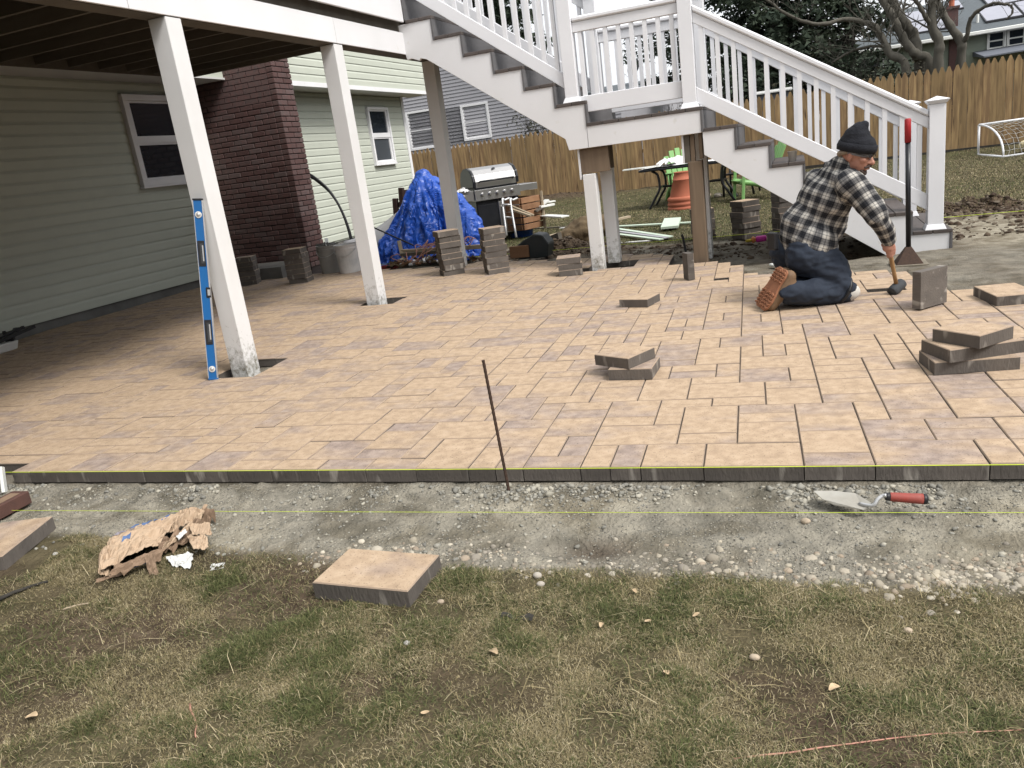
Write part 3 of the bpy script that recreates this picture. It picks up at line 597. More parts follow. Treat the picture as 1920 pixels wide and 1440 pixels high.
# ================================================================== HOUSE
XW, XO, ZS = -7.7, -7.2, 2.695           # lower wall face, overhanging upper wall face, soffit height
house = thing('house', 'pale green sided house with overhanging upper floor on the left', 'house', (XW, 9.4, 0))
def siding_board(mb, x, y0, y1, z0, h, t=.016, axis='x', sgn=1):
    """one double dutch-lap board: two tilted laps with a shadow step at the bottom, facing +x"""
    pr = [(0, 0), (t, 0), (t*.92, h*.70), (t*.35, h*.90), (t*.22, h), (0, h)]
    a = [(x+p, y0, z0+q2) for p, q2 in pr]; mb.prism(a, (0, y1-y0, 0))
mb = MB(); mb.box(XW-.25, XW-.005, -5.0, 15.6, .16, 6.5).box(XO-.2, XO-.005, -5.0, 9.405, ZS+.02, 6.5).box(XO-.2, XO-.005, 9.80, 16.05, ZS+.02, 6.5); mb.box(-16, XW-.26, -5.0, 15.6, .1, 6.5)
mb.build('wall', 'siding', house)
WIN1 = (7.98, 9.02, 1.44, 2.54); WIN2 = (14.02, 14.86, 1.40, 2.47)
ey = .122
shared = {}
def boards(x, y0, y1, z0, z1, wins=()):
    z = z0
    while z < z1-.02:
        h = min(ey, z1-z); spans = [(y0, y1)]
        for (a, b, c2, d2) in wins:
            if c2 < z+h*.5 < d2:
                spans = [s for u, v in spans for s in ((u, a), (b, v)) if s[1]-s[0] > .05]
        for u, v in spans:
            mb = MB(); siding_board(mb, x, u, v, z, h); mb.build('siding_board', 'siding', house)
        z += ey
boards(XW, -5.0, 9.405, .155, ZS-.01, [WIN1]); boards(XW, 9.80, 15.56, .19, ZS-.01, [WIN2])
boards(XO, 9.80, 16.02, ZS+.05, 4.9)
B(XW-.27, XW-.02, -5.0, 15.64, -.3, .154).build('foundation', 'concrete', house)
MB().box(XW-.02, XO+.02, -5.0, 9.40, ZS-.004, ZS+.02).box(XW-.02, XO+.02, 9.80, 16.06, ZS-.004, ZS+.02).build('soffit', 'soffit', house)
MB().box(XO-.01, XO+.024, 9.80, 16.05, ZS-.02, ZS+.05).build('soffit_trim', 'pvc_trim', house)
B(XW-.06, XW+.03, 15.56, 15.66, .15, ZS-.005).build('corner_trim', 'pvc_trim', house); B(XO-.06, XO+.03, 16.02, 16.1, ZS-.02, 5).build('corner_trim', 'pvc_trim', house)
def window_x(par, x, y0, y1, z0, z1, fr=.075, sash=.045, lower=None, mats=('glass', 'glass')):
    """double-hung window in a wall facing +x"""
    w = MB(); w.box(x-.04, x+.035, y0, y1, z1-fr, z1).box(x-.04, x+.035, y0, y1, z0, z0+fr).box(x-.04, x+.035, y0, y0+fr, z0+fr, z1-fr).box(x-.04, x+.035, y1-fr, y1, z0+fr, z1-fr)
    w.box(x-.03, x+.05, y0-.02, y1+.02, z0-.025, z0)
    f = w.build('window', 'pvc_trim', par, .004); zm = (z0+z1)/2
    MB().box(x-.035, x+.012, y0+fr, y1-fr, zm-.03, zm+.03).build('sash_rail', 'pvc_trim', f)
    for za, zb_, mt, dx in ((z0+fr, zm-.03, mats[0], 0), (zm+.03, z1-fr, mats[1], .008)):
        s = MB(); s.box(x-.035, x+.0+dx, y0+fr, y0+fr+sash, za, zb_).box(x-.035, x+dx, y1-fr-sash, y1-fr, za, zb_).box(x-.035, x+dx, y0+fr+sash, y1-fr-sash, za, za+.025).box(x-.035, x+dx, y0+fr+sash, y1-fr-sash, zb_-.025, zb_)
        s.build('sash', 'pvc_trim', f)
        B(x-.03, x-.022+dx, y0+fr+sash, y1-fr-sash, za+.025, zb_-.025).build('pane', mt, f)
window_x(house, XW+.036, *WIN1, mats=('glass', 'glass')); window_x(house, XW+.036, *WIN2, fr=.05, mats=('screen', 'glass'))
# the panes reflect the evergreens added opposite, out of view.  Small outlet box low on the wall
MB().box(XW+.01, XW+.04, 4.95, 5.03, .28, .40).build('outlet_box', 'white_plastic', house, .004)
# brick chimney breast -------------------------------------------------
CX0, CX1, CY0, CY1 = XW, -6.42, 9.41, 9.82
chim = thing('chimney', 'dark brick chimney breast projecting from the house wall beside the green siding', 'chimney', (CX1, CY0, 0))
B(CX0+.0, CX1-.012, CY0+.012, CY1-.012, -.1, 5.2).build('core', 'mortar', chim)
BL, BH, J = .203, .0605, .0095
bv = []
def bricks():
    z = .09; r = 0
    while z < 5.1:
        # side face (+x): from the near corner back
        off = 0 if r % 2 else -BL/2-.005; y = CY0+off
        while y < CY1-.02:
            a, b = max(y, CY0), min(y+BL, CY1)
            if b-a > .03: yield ('s', a, b, z)
            y += BL+J
        x = CX1-(BL/2+J/2 if r % 2 else 0)*0 - (.105 if not r % 2 else .0) - .0
        x = CX1-.1-J*.4; w = BL*.5 if r % 2 else BL
        while x > CX0+.03:
            yield ('f', max(x-w, CX0), x, z); x -= w+J; w = BL
        z += BH+J; r += 1
lst = list(bricks()); lst.sort(key=lambda t: (0 if t[0] == 's' else 1) + (10 if t[3] > 2.95 else 0) + t[3]*.01)
restb = MB(); tmpl = {}
for k, (kind, a, b, z) in enumerate(lst):
    mb = restb if k >= 295 else MB(); e = random.uniform(0, .004)
    if kind == 's': args = (CX1-.1, CX1+e, a+.001, b-.001, z, z+BH)
    else: args = (a+.001, b-.001, CY0-e, CY0+.08, z, z+BH)
    mb.box(*args)
    if k < 295: mb.build('brick', 'brick', chim, .006)
ob = restb.build('brick_courses', 'brick', chim); ob['kind'] = 'stuff'
B(CX0, CX1-.02, 8.74, CY0-.004, -.05, .21).build('hearth_slab', 'concrete', chim)

# ================================================================== DECK
deck = thing('deck', 'raised white trimmed deck on posts over the patio', 'deck', (-3.73, 4.34, 0))
DY0, DY1, JB = -3.2, 8.62, 2.70
POSTS = [(.9, -.07), (-2.6, -.07), (4.345, -.07), (6.33, -.02), (8.36, -.03)]
mpost = M['post'] = mat('pvc_post_wrap', (.76, .755, .75), (.70, .695, .68), .5, 3, bump=.03, speck=(60, (.50, .49, .44), .80))
for y, z0 in POSTS:
    px_post = B(-3.80, -3.66, y, y+.14, z0, 2.316).build('post', 'post', deck, .004)
# mildew and splashed soil at the foot: a noise mask that fades with height (dirt that stays put)
nn, ll = mpost.node_tree.nodes, mpost.node_tree.links; bs = nn['Principled BSDF']; src = bs.inputs['Base Color'].links[0].from_socket
tcn = nn.new('ShaderNodeTexCoord'); sx_ = nn.new('ShaderNodeSeparateXYZ'); ll.new(tcn.outputs['Object'], sx_.inputs[0])
r1 = nn.new('ShaderNodeMapRange'); r1.inputs['From Min'].default_value = .5; r1.inputs['From Max'].default_value = 0; ll.new(sx_.outputs[2], r1.inputs['Value'])
n1_ = nn.new('ShaderNodeTexNoise'); n1_.inputs['Scale'].default_value = 26; n1_.inputs['Detail'].default_value = 8; n1_.inputs['Roughness'].default_value = .7; ll.new(tcn.outputs['Object'], n1_.inputs['Vector'])
m1 = nn.new('ShaderNodeMath'); m1.operation = 'MULTIPLY_ADD'; ll.new(r1.outputs[0], m1.inputs[0]); m1.inputs[1].default_value = .36; ll.new(n1_.outputs['Fac'], m1.inputs[2])
r2_ = nn.new('ShaderNodeMapRange'); r2_.inputs['From Min'].default_value = .72; r2_.inputs['From Max'].default_value = .98; ll.new(m1.outputs[0], r2_.inputs['Value'])
mx_n = nn.new('ShaderNodeMix'); mx_n.data_type = 'RGBA'; ll.new(r2_.outputs[0], mx_n.inputs[0]); ll.new(src, mx_n.inputs[6]); mx_n.inputs[7].default_value = (.20, .185, .14, 1); ll.new(mx_n.outputs[2], bs.inputs['Base Color'])
B(-3.815, -3.672, DY0, 8.52, 2.317, 2.52).build('beam', 'lumber', deck)
for a, b in ((DY0, .9), (.905, 4.05), (4.055, 6.38), (6.385, 8.50)): B(-3.671, -3.655, a, b, 2.322, 2.525).build('beam_wrap', 'pvc_trim', deck, .002)
B(-3.80, -3.69, DY0+.02, 8.5, 2.521, JB-.001).build('beam_plate', 'lumber', deck)
y = DY0+.05
while y < DY1:
    B(-7.15, -3.632, y, y+.038, JB, JB+.17).build('joist', 'lumber', deck); y += .40
B(-7.192, -7.151, DY0, DY1, JB-.02, JB+.17).build('ledger', 'lumber', deck)
B(-7.15, -3.632, DY1-.005, DY1+.035, JB-.03, JB+.172).build('end_joist', 'lumber', deck)
x = -7.17
while x < -3.66:
    B(x, x+.138, DY0-.02, DY1+.05, JB+.171, JB+.196).build('deck_board', 'composite', deck); x += .1435
B(-3.630, -3.605, DY0-.02, 7.66, 2.61, JB+.20).build('rim_board', 'pvc_trim', deck, .002)
# railing of the deck is above the picture; its posts continue the line
# ================================================================== STAIRCASE
YS, YF = 7.70, 8.86
st = thing('staircase', 'white deck staircase with dark treads, railings and a half-way landing', 'staircase', (-1.5, 7.7, 0))
UP = [(-3.63, -3.34, 2.60), (-3.34, -3.05, 2.403), (-3.05, -2.757, 2.200), (-2.757, -2.467, 1.998), (-2.467, -2.174, 1.798), (-2.174, -1.88, 1.596)]
LZ = 1.39; LO = [(-.81, -.52, 1.197), (-.52, -.23, 1.004), (-.23, .055, .805), (.055, .345, .627), (.345, .635, .449), (.635, .925, .271), (.925, 1.235, .093)]
for yy in (YS, YF+.10):
    p = [(-3.715, 2.595)]
    for a, b, z in UP: p += [(max(a, -3.70), z), (b, z)]
    p += [(-1.88, LZ), (-1.88, 1.192), (-2.075, 1.192), (-2.095, 1.30), (-3.44, 2.245), (-3.47, 2.245), (-3.49, 2.225), (-3.52, 2.24), (-3.655, 2.24)] if False else [(-1.88, LZ), (-1.88, 1.192), (-2.075, 1.192), (-2.10, 1.30), (-3.44, 2.243), (-3.500, 2.262), (-3.52, 2.243), (-3.60, 2.275), (-3.65, 2.27)]
    MB().prism([(a, yy, b) for a, b in p], (0, .038, 0)).build('stringer', 'pvc_trim', st, .002)
    p = []
    for a, b, z in LO: p += [(a if a > -.8 else -.80, z), (b, z)]
    p += [(1.235, -.07), (.78, -.10), (.29, .236), (-.795, .992)]
    MB().prism([(a, yy, b) for a, b in p], (0, .038, 0)).build('stringer', 'pvc_trim', st, .002)
    B(-1.876, -.81, yy-.002, yy+.036, 1.192, LZ).build('landing_fascia', 'pvc_trim', st, .002)
T = .030
def tread(a, b, z, nx):
    w = (b-a)/nx
    for k in range(nx): B(a+k*w+.002, a+(k+1)*w-.003, YS-.012, YF+.15, z, z+T).build('tread_board', 'composite', st, .003)
for a, b, z in UP: tread(a+.022, b+.024, z, 2)
for a, b, z in LO: tread(a+.022, b+.024, z, 2)
tread(-1.878, -.785, LZ, 7)
allst = UP+[(-1.88, -.81, LZ)]+LO
for (a, b, z), (c2, d2, z2) in zip(allst, allst[1:]): B(b+.001, b+.021, YS-.010, YF+.148, z2-.002, z-.001).build('riser', 'riser', st, .002)
B(1.237, 1.257, YS-.01, YF+.148, -.1, .092).build('riser', 'riser', st, .002)
B(-3.628, -3.608, YS-.01, YF+.148, 2.632, 2.86).build('riser', 'riser', st, .002)
# supports under the landing
B(-1.97, -1.845, 7.715, 7.83, -.09, .945).build('support_post', 'post', st, .004); B(-1.885, -1.762, 8.10, 8.23, .0, 1.19).build('post_wrap', 'post', st, .004)
B(-1.985, -1.70, 7.745, 7.79, .955, 1.188).build('landing_beam', 'lumber_v', st, .003); B(-1.93, -1.72, 7.80, 8.05, .97, 1.189).build('landing_beam', 'lumber_v', st, .003)
B(-2.005, -1.986, 7.74, 7.80, .90, 1.188).build('beam_end_trim', 'pvc_trim', st); B(-1.9865, -1.9845, 7.75, 7.785, 1.07, 1.13).build('paper_tag', 'mint', st)
B(-.955, -.825, 7.74, 7.87, -.09, .945).build('support_post', 'lumber_v', st, .005); B(-.955, -.83, 8.25, 8.38, -.06, 1.19).build('post_wrap', 'post', st, .004)
B(-.98, -.93, 7.745, 7.80, .935, 1.188).build('landing_beam', 'lumber', st, .003); B(-.925, -.885, 7.75, 7.81, .935, 1.188).build('landing_beam', 'lumber_v', st, .003); B(-.845, -.812, 7.745, 7.81, .96, 1.19).build('landing_beam', 'lumber_v', st, .003)
B(-1.001, -.982, 7.745, 7.80, .935, 1.188).build('beam_end_trim', 'pvc_trim', st)
# railings
def newel(x, y, z0, z1, cap=True):
    p = B(x-.062, x+.062, y-.062, y+.062, z0, z1).build('newel_post', 'vinyl', st, .004)
    MB().hexa([(x-.085, y-.085, z0), (x+.085, y-.085, z0), (x+.085, y+.085, z0), (x-.085, y+.085, z0), (x-.067, y-.067, z0+.045), (x+.067, y-.067, z0+.045), (x+.067, y+.067, z0+.045), (x-.067, y+.067, z0+.045)]).build('base_trim', 'vinyl', p, .003)
    c = MB(); c.hexa([(x-.066, y-.066, z1), (x+.066, y-.066, z1), (x+.066, y+.066, z1), (x-.066, y+.066, z1), (x-.088, y-.088, z1+.03), (x+.088, y-.088, z1+.03), (x+.088, y+.088, z1+.03), (x-.088, y+.088, z1+.03)])
    c.add([(x-.088, y-.088, z1+.031), (x+.088, y-.088, z1+.031), (x+.088, y+.088, z1+.031), (x-.088, y+.088, z1+.031), (x, y, z1+.062)], [(0, 1, 4), (1, 2, 4), (2, 3, 4), (3, 0, 4), (3, 2, 1, 0)])
    c.build('post_cap', 'vinyl', p, .002)
def rail_flight(x0, z0, x1, z1, y, nb, top, bot):
    """sloped railing from (x0,z0) to (x1,z1): z given at the walking line, bot/top offsets of the rails"""
    s = (z1-z0)/(x1-x0)
    def zz(x): return z0+(x-x0)*s
    def bar(o0, o1, w, nm, bev=.004):
        MB().hexa([(x0, y-w, zz(x0)+o0), (x1, y-w, zz(x1)+o0), (x1, y+w, zz(x1)+o0), (x0, y+w, zz(x0)+o0), (x0, y-w, zz(x0)+o1), (x1, y-w, zz(x1)+o1), (x1, y+w, zz(x1)+o1), (x0, y+w, zz(x0)+o1)]).build(nm, 'vinyl', st, bev)
    bar(top-.055, top, .045, 'handrail', .012); bar(top-.15, top-.055, .026, 'top_rail'); bar(bot, bot+.14, .026, 'bottom_rail')
    for k in range(nb):
        x = x0+(k+.5)*(x1-x0)/nb; h = .019
        MB().hexa([(x-h, y-h, zz(x-h)+bot+.14), (x+h, y-h, zz(x+h)+bot+.14), (x+h, y+h, zz(x+h)+bot+.14), (x-h, y+h, zz(x-h)+bot+.14), (x-h, y-h, zz(x-h)+top-.15), (x+h, y-h, zz(x+h)+top-.15), (x+h, y+h, zz(x+h)+top-.15), (x-h, y+h, zz(x-h)+top-.15)]).build('baluster', 'vinyl', st)
def rail_flat(x0, x1, y, z0, z1, nb):
    B(x0, x1, y-.045, y+.045, z1-.045, z1).build('handrail', 'vinyl', st, .012); B(x0, x1, y-.026, y+.026, z1-.135, z1-.045).build('top_rail', 'vinyl', st, .004); B(x0, x1, y-.026, y+.026, z0, z0+.15).build('bottom_rail', 'vinyl', st, .004)
    for k in range(nb):
        x = x0+(k+.5)*(x1-x0)/nb; B(x-.019, x+.019, y-.019, y+.019, z0+.15, z1-.135).build('baluster', 'vinyl', st)
YR, YB = 7.775, 8.86
for y in (YR, YB):
    newel(-2.0, y, 1.626, 2.70); newel(-.90, y, LZ+T, 2.50); newel(1.125 if y < 8 else 1.05, y, .123, 1.17); newel(-3.70, y, 2.88, 3.95)
    rail_flight(-3.64, 2.915, -2.06, 1.755, y, 13, .98, 0)
    rail_flight(-.838, 1.455, 1.065 if y < 8 else .99, .29, y, 14, .835, 0)
    rail_flat(-1.938, -.962, y, 1.52, 2.375, 8)
# ================================================================== FENCE
fence = thing('fence', 'tall cedar stockade fence of pointed pickets across the back of the yard', 'fence', (-1.5, 20.9, 0))
def fy(x): return 20.75-.09*x
def fz(x): return float(np.interp(x, [-12, -7, 3, 6, 12], [-.09, -.07, .05, .08, .12]))
pk = []
for k in range(6):
    mb = MB(); w = .138+.003*(k % 3); h = 1.80+.012*(k % 4); t = .018; nz = []
    pts = [(-w/2, 0), (w/2, 0), (w/2, h-.13), (w/2-.022, h-.085), (.020, h-.006), (0, h), (-.020, h-.006), (-w/2+.022, h-.085), (-w/2, h-.13)]
    mb.prism([(a, 0, b) for a, b in pts], (0, t, 0)); pk.append(mb.mesh('picket', 'picket'))
x = -13.2; i = 0; fr = random.Random(3)
while x < 8.5:
    o = link('picket', pk[fr.randrange(6)], fence); o.matrix_basis = Matrix.Translation((x, fy(x)+fr.uniform(-.004, .004), fz(x)+.02+fr.uniform(-.012, .012))) @ Euler((0, fr.uniform(-.008, .008), -.09)).to_matrix().to_4x4()
    x += .1425; i += 1
for h in (.32, .95, 1.52):
    MB().beam((-13.3, fy(-13.3)+.05, fz(-13.3)+h), (-7, fy(-7)+.05, fz(-7)+h), .05, .085).beam((-7, fy(-7)+.05, fz(-7)+h), (3, fy(3)+.05, fz(3)+h), .05, .085).beam((3, fy(3)+.05, fz(3)+h), (8.6, fy(8.6)+.05, fz(8.6)+h), .05, .085).build('rail', 'picket', fence)
x = -13
while x < 9:
    B(x-.05, x+.05, fy(x)+.08, fy(x)+.18, -.4, 1.6).build('fence_post', 'lumber_v', fence); x += 2.4
MB().beam((-.6, fy(-.6)-.02, -.0), (6.5, fy(6.5)-.02, .03), .02, .17).build('kick_board', 'bark_dark', fence)

# ================================================================== NEIGHBOURING HOUSES
gh = thing('house', 'grey vinyl sided neighbouring house behind the fence with two white windows', 'house', (-9, 23.6, 0)); GY = 23.6
def window_y(par, x0, x1, y, z0, z1, fr=.07, mats=('screen', 'screen'), fmat='pvc_trim', blinds=False):
    """double-hung window in a wall facing -y"""
    f = MB().box(x0, x1, y-.03, y+.05, z1-fr, z1).box(x0, x1, y-.03, y+.05, z0, z0+fr).box(x0, x0+fr, y-.03, y+.05, z0+fr, z1-fr).box(x1-fr, x1, y-.03, y+.05, z0+fr, z1-fr).build('window', fmat, par, .004)
    zm = (z0+z1)/2; s = MB().box(x0+fr, x1-fr, y, y+.04, zm-.022, zm+.022)
    for a, b in ((x0+fr, x0+fr+.035), (x1-fr-.035, x1-fr)): s.box(a, b, y+.005, y+.04, z0+fr, zm-.022).box(a, b, y+.005, y+.04, zm+.022, z1-fr)
    s.box(x0+fr+.035, x1-fr-.035, y+.005, y+.04, z0+fr, z0+fr+.04); s.build('sash', fmat, f)
    B(x0+fr+.035, x1-fr-.035, y+.025, y+.033, z0+fr+.04, zm-.022).build('pane', mats[0], f); B(x0+fr+.035, x1-fr-.035, y+.025, y+.033, zm+.022, z1-fr).build('pane', mats[1], f)
    if blinds:
        sl = MB(); z = z0+fr+.06
        while z < z1-fr-.02: sl.box(x0+fr+.04, x1-fr-.04, y+.018, y+.024, z, z+.012); z += .032
        b = sl.build('blind_slats', 'white_plastic', f); b['kind'] = 'stuff'
def gable_top(x): return 5.6-.62*(x+11.5)*.55
mb = MB().prism([(-14.5, GY+.06, -.1), (-4.7, GY+.06, -.1), (-4.7, GY+.06, 2.45), (-6.3, GY+.06, 2.6), (-9.9, GY+.06, 5.2), (-14.5, GY+.06, 3.0)], (0, 8, 0)); mb.build('wall', 'grey_siding', gh)
sd_ = MB(); z = .6
WINS = [(-11.55, -10.62, 1.80, 2.98), (-9.66, -8.74, 1.86, 2.92)]
while z < 5.0:
    xr = -4.7 if z < 2.40 else -6.3-(z-2.5)/2.6*3.6; xl = -14.5 if z < 3.0 else -14.5+(z-2.9)/2.2*4.6
    sp_ = [(xl, xr)]
    for a, b, c2, d2 in WINS:
        if c2-.02 < z+.04 < d2: sp_ = [s2 for u, v in sp_ for s2 in ((u, a), (b, v))]
    for u, v in sp_: sd_.prism([(u, GY+.058, z), (u, GY-.002, z), (u, GY+.02, z+.099), (u, GY+.058, z+.099)], (v-u, 0, 0))
    z += .10
sd_.build('siding', 'grey_siding', gh)['kind'] = 'stuff'
window_y(gh, *WINS[0][:2], GY, *WINS[0][2:], blinds=True, mats=('glass', 'glass')); window_y(gh, *WINS[1][:2], GY, *WINS[1][2:])
for a, b in (((-4.6, 2.50), (-6.2, 2.66)), ((-6.2, 2.66), (-9.9, 5.26)), ((-14.8, 2.9), (-9.9, 5.26))):
    MB().beam((a[0], GY+3.9, a[1]), (b[0], GY+3.9, b[1]+.05), 8.4, .12).build('roof', 'roof', gh)
# house with a dish, low behind the landing
fh = thing('house', 'distant low roofed house seen between the landing balusters', 'house', (-7.5, 40, 0))
B(-10.5, -5.6, 40, 46, -.2, 3.1).build('wall', 'grey_siding', fh); MB().prism([(-10.8, 39.7, 3.0), (-10.8, 46.3, 3.0), (-10.8, 43, 4.1)], (5.4, 0, 0)).build('roof', 'roof', fh)
dish = thing('satellite_dish', 'dark satellite dish on a mast standing up against the sky', 'satellite dish', (-7.6, 42.5, 3.9))
mt = Matrix.Translation((-7.6, 42.4, 4.75)) @ Euler((R_(70), 0, R_(-35))).to_matrix().to_4x4()
MB().lathe([(.0, -.06), (.2, -.05), (.38, .0), (.42, .04), (.38, .01), (.2, -.04), (0, -.05)], 20, 0, mt).build('reflector', 'black_plastic', dish, smooth=True); MB().tube([(-7.6, 42.5, 3.9), (-7.6, 42.5, 4.6)], .03).build('mast', 'black_plastic', dish)
# sage green house with solar panels on the right
RH = 32.0; rh = thing('house', 'sage green house with grey shingle roof and solar panels behind the fence', 'house', (6, RH, 0))
B(1.9, 15, RH+.45, RH+9, -.2, 3.2).build('wall', 'shingle_green', rh)
MB().prism([(2.2, RH, 3.14), (2.2, RH+9.6, 3.14), (4.2, RH+4.8, 4.75), (4.2, RH+4.75, 4.75)], (0.001, 0, 0))
MB().add([(1.55, RH, 3.16), (15, RH, 3.26), (15, RH+4.6, 5.05), (3.9, RH+4.6, 4.72), (1.55, RH+9.4, 3.16), (15, RH+9.4, 3.26), (1.55, RH, 3.10), (15, RH, 3.20), (15, RH+9.4, 3.2), (1.55, RH+9.4, 3.10)], [(0, 1, 2, 3), (0, 3, 4), (3, 2, 5, 4), (6, 9, 8, 7), (0, 6, 7, 1), (0, 4, 9, 6), (1, 7, 8, 5, 2)]).build('roof', 'roof', rh)
MB().beam((1.5, RH-.05, 3.12), (15.05, RH-.05, 3.22), .12, .12).build('gutter', 'trim_board', rh, .02)
def roofp(x, t, up=.0):
    z0 = 3.16+(x-1.55)*.00743; z1 = 4.72+(x-3.9)*.0297
    return Vector((x, RH+4.6*t, z0+(z1-z0)*t+up))
def panel(x0, x1, t0, t1):
    p = [roofp(x0, t0, .10), roofp(x1, t0, .10), roofp(x1, t1, .10), roofp(x0, t1, .10)]
    f = MB().hexa([a-Vector((0, 0, .06)) for a in p]+p).build('solar_panel', 'black_plastic', rh)
    q2 = [p[0].lerp(p[2], .03), p[1].lerp(p[3], .03), p[2].lerp(p[0], .03), p[3].lerp(p[1], .03)]
    MB().hexa([a+Vector((0, 0, .002)) for a in q2]+[a+Vector((0, 0, .008)) for a in q2]).build('panel_glass', 'solar', f)
for a in ((3.75, 4.72, .16, .46), (3.95, 4.72, .48, .78), (4.75, 5.0, .16, .46), (6.15, 7.25, .14, .50), (7.28, 8.38, .14, .50), (8.4, 9.5, .14, .5), (6.55, 7.65, .52, .88), (7.68, 8.78, .52, .88), (5.45, 5.85, .62, .86)): panel(*a)
rc = MB().box(5.0, 5.36, RH+.9, RH+1.3, 3.2, 4.12).box(4.96, 5.40, RH+.86, RH+1.34, 4.12, 4.2).build('chimney', 'brick', rh); MB().lathe([(.09, 4.2), (.09, 4.42), (.11, 4.42)], 10, 0, Matrix.Translation((5.18, RH+1.1, 0))).build('flue', 'terracotta', rc)
B(5.02, 5.34, RH+.32, RH+.452, -.1, 3.1).build('brick_strip', 'brick', rh)
MB().tube([roofp(5.95, .2), roofp(5.95, .2)+Vector((0, 0, .3))], .045).build('roof_vent', 'trim_board', rh)
window_y(rh, 6.16, 6.72, RH+.42, 2.56, 3.14, .05, ('glass', 'glass'), 'trim_board'); window_y(rh, 6.74, 7.30, RH+.42, 2.56, 3.14, .05, ('glass', 'glass'), 'trim_board'); window_y(rh, 2.35, 3.0, RH+.42, 2.0, 2.9, .05, ('glass', 'glass'), 'trim_board')
MB().hexa([(5.75, RH-1.4, 2.30), (9.5, RH-1.4, 2.36), (9.5, RH+.43, 2.5), (5.75, RH+.43, 2.44), (5.75, RH-1.4, 2.34), (9.5, RH-1.4, 2.40), (9.5, RH+.43, 2.66), (5.75, RH+.43, 2.60)]).build('porch_roof', 'awning', rh)
B(5.82, 5.94, RH-1.3, RH-1.18, -.1, 2.3).build('porch_post', 'lumber_v', rh)
# white soccer-shed like low roof seen through the stair balusters
sh = thing('shed', 'small dark shed with snow pale roof edge behind the fence', 'shed', (-.9, 24.5, 0))
sh['label'] = 'small dark garden shed with pale roof edge just behind the fence'
B(-1.05, -.12, 24.4, 26, -.1, 1.98).build('wall', 'awning', sh); MB().hexa([(-1.1, 24.3, 1.98), (-.05, 24.3, 1.98), (-.05, 26.2, 2.1), (-1.1, 26.2, 2.1), (-1.1, 24.3, 2.01), (-.05, 24.3, 2.01), (-.05, 26.2, 2.13), (-1.1, 26.2, 2.13)]).build('roof', 'soffit', sh)

# ================================================================== TREES
tr = random.Random(11)
def jitter(p, a): return p+Vector((tr.uniform(-a, a), tr.uniform(-a, a), tr.uniform(-a, a)))
def smooth_path(pts, n=5, wob=.0):
    P = [Vector(p) for p in pts]; P = [P[0]*2-P[1]]+P+[P[-1]*2-P[-2]]; out = []
    for i in range(1, len(P)-2):
        for k in range(n):
            t = k/n; a, b, c2, d2 = P[i-1], P[i], P[i+1], P[i+2]
            v = .5*((2*b)+(c2-a)*t+(2*a-5*b+4*c2-d2)*t*t+(3*b-a-3*c2+d2)*t**3); out.append(jitter(v, wob))
    out.append(P[-2]); return out
def twigs(mb, path, r0, nb, L, lev=2, up=.25, span=(.25, 1)):
    for _ in range(nb):
        t = tr.uniform(*span); i = min(int(t*(len(path)-1)), len(path)-2); p = path[i]; dr = (path[i+1]-path[i]).normalized()
        v = (dr*tr.uniform(.2, .8)+Vector((tr.uniform(-1, 1), tr.uniform(-.8, .8), tr.uniform(-.5, .9)+up))).normalized(); l3 = L*tr.uniform(.5, 1.2)
        q2 = [p]; 
        for k in range(5): v = (v+Vector((tr.uniform(-.3, .3), tr.uniform(-.3, .3), tr.uniform(-.15, .3)))).normalized(); q2.append(q2[-1]+v*l3/5)
        mb.tube(q2, [r0*(1-.16*k) for k in range(6)], 5 if r0 > .012 else 3, cap=False)
        if lev > 0: twigs(mb, q2, r0*.55, 3, L*.6, lev-1, up)
def bare_tree(name, label, stems, group, bark='bark', nb=9, L=1.1):
    base = stems[0][0][0]; t = thing(name, label, 'tree', base, group); tw = MB()
    for pts, r0, r1 in stems:
        P = smooth_path(pts, 5, .012); k = len(P); mb = MB(); mb.tube(P, [(r0+(r1-r0)*i/(k-1))*(1+.10*math.sin(i*1.7)) for i in range(k)], 10)
        mb.build('trunk' if r0 > .07 else 'limb', bark, t, smooth=True); twigs(tw, P, r1*.28, nb, L, 2, span=(.45, 1))
    o = tw.build('branches', bark, t); o['kind'] = 'stuff'
def pxp(L, Y): return [aty(a, b, Y+dy) for a, b, dy in L]
G = 'bare trees behind the fence'; TY = 23.2
def gnd(p): return Vector((p.x+.1, p.y, -.1))
a = pxp([(1700, 130, 0), (1669, 102, .1), (1655, 74, .2), (1640, 48, .3), (1590, 36, .2), (1535, 46, 0), (1480, 29, -.2), (1430, -6, -.3)], TY)
bare_tree('bare_tree', 'bare dark tree whose long limb sweeps left across the conifer', [([gnd(a[0])]+a[:4], .115, .08), (a[3:], .068, .028), ([a[1]]+pxp([(1652, 86, .3), (1600, 95, .5), (1560, 118, .4)], TY), .05, .025)], G, 'bark', 10)
a = pxp([(1745, 125, 0), (1722, 104, 0), (1706, 92, 0), (1690, 66, .1), (1676, 36, .2), (1656, 4, .3), (1640, -30, .3)], TY+.3)
b = pxp([(1718, 100, .2), (1713, 66, .4), (1695, 44, .4), (1680, 19, .5), (1664, -12, .5), (1650, -45, .5)], TY+.3)
bare_tree('bare_tree.001', 'forked bare tree with one dark and one pale grey stem', [([gnd(a[0])]+a, .125, .08), ([gnd(a[0])+Vector((-.1, .3, 0)), a[0]+Vector((-.2, .3, 0))]+b, .15, .11)], G, 'bark', 10)
a = pxp([(1760, 123, 0), (1761, 82, 0), (1748, 48, 0), (1749, 0, .1), (1752, -45, .1)], TY-.2); b = pxp([(1745, 46, 0), (1736, 32, -.1), (1722, 9, -.2), (1708, -15, -.3)], TY-.2)
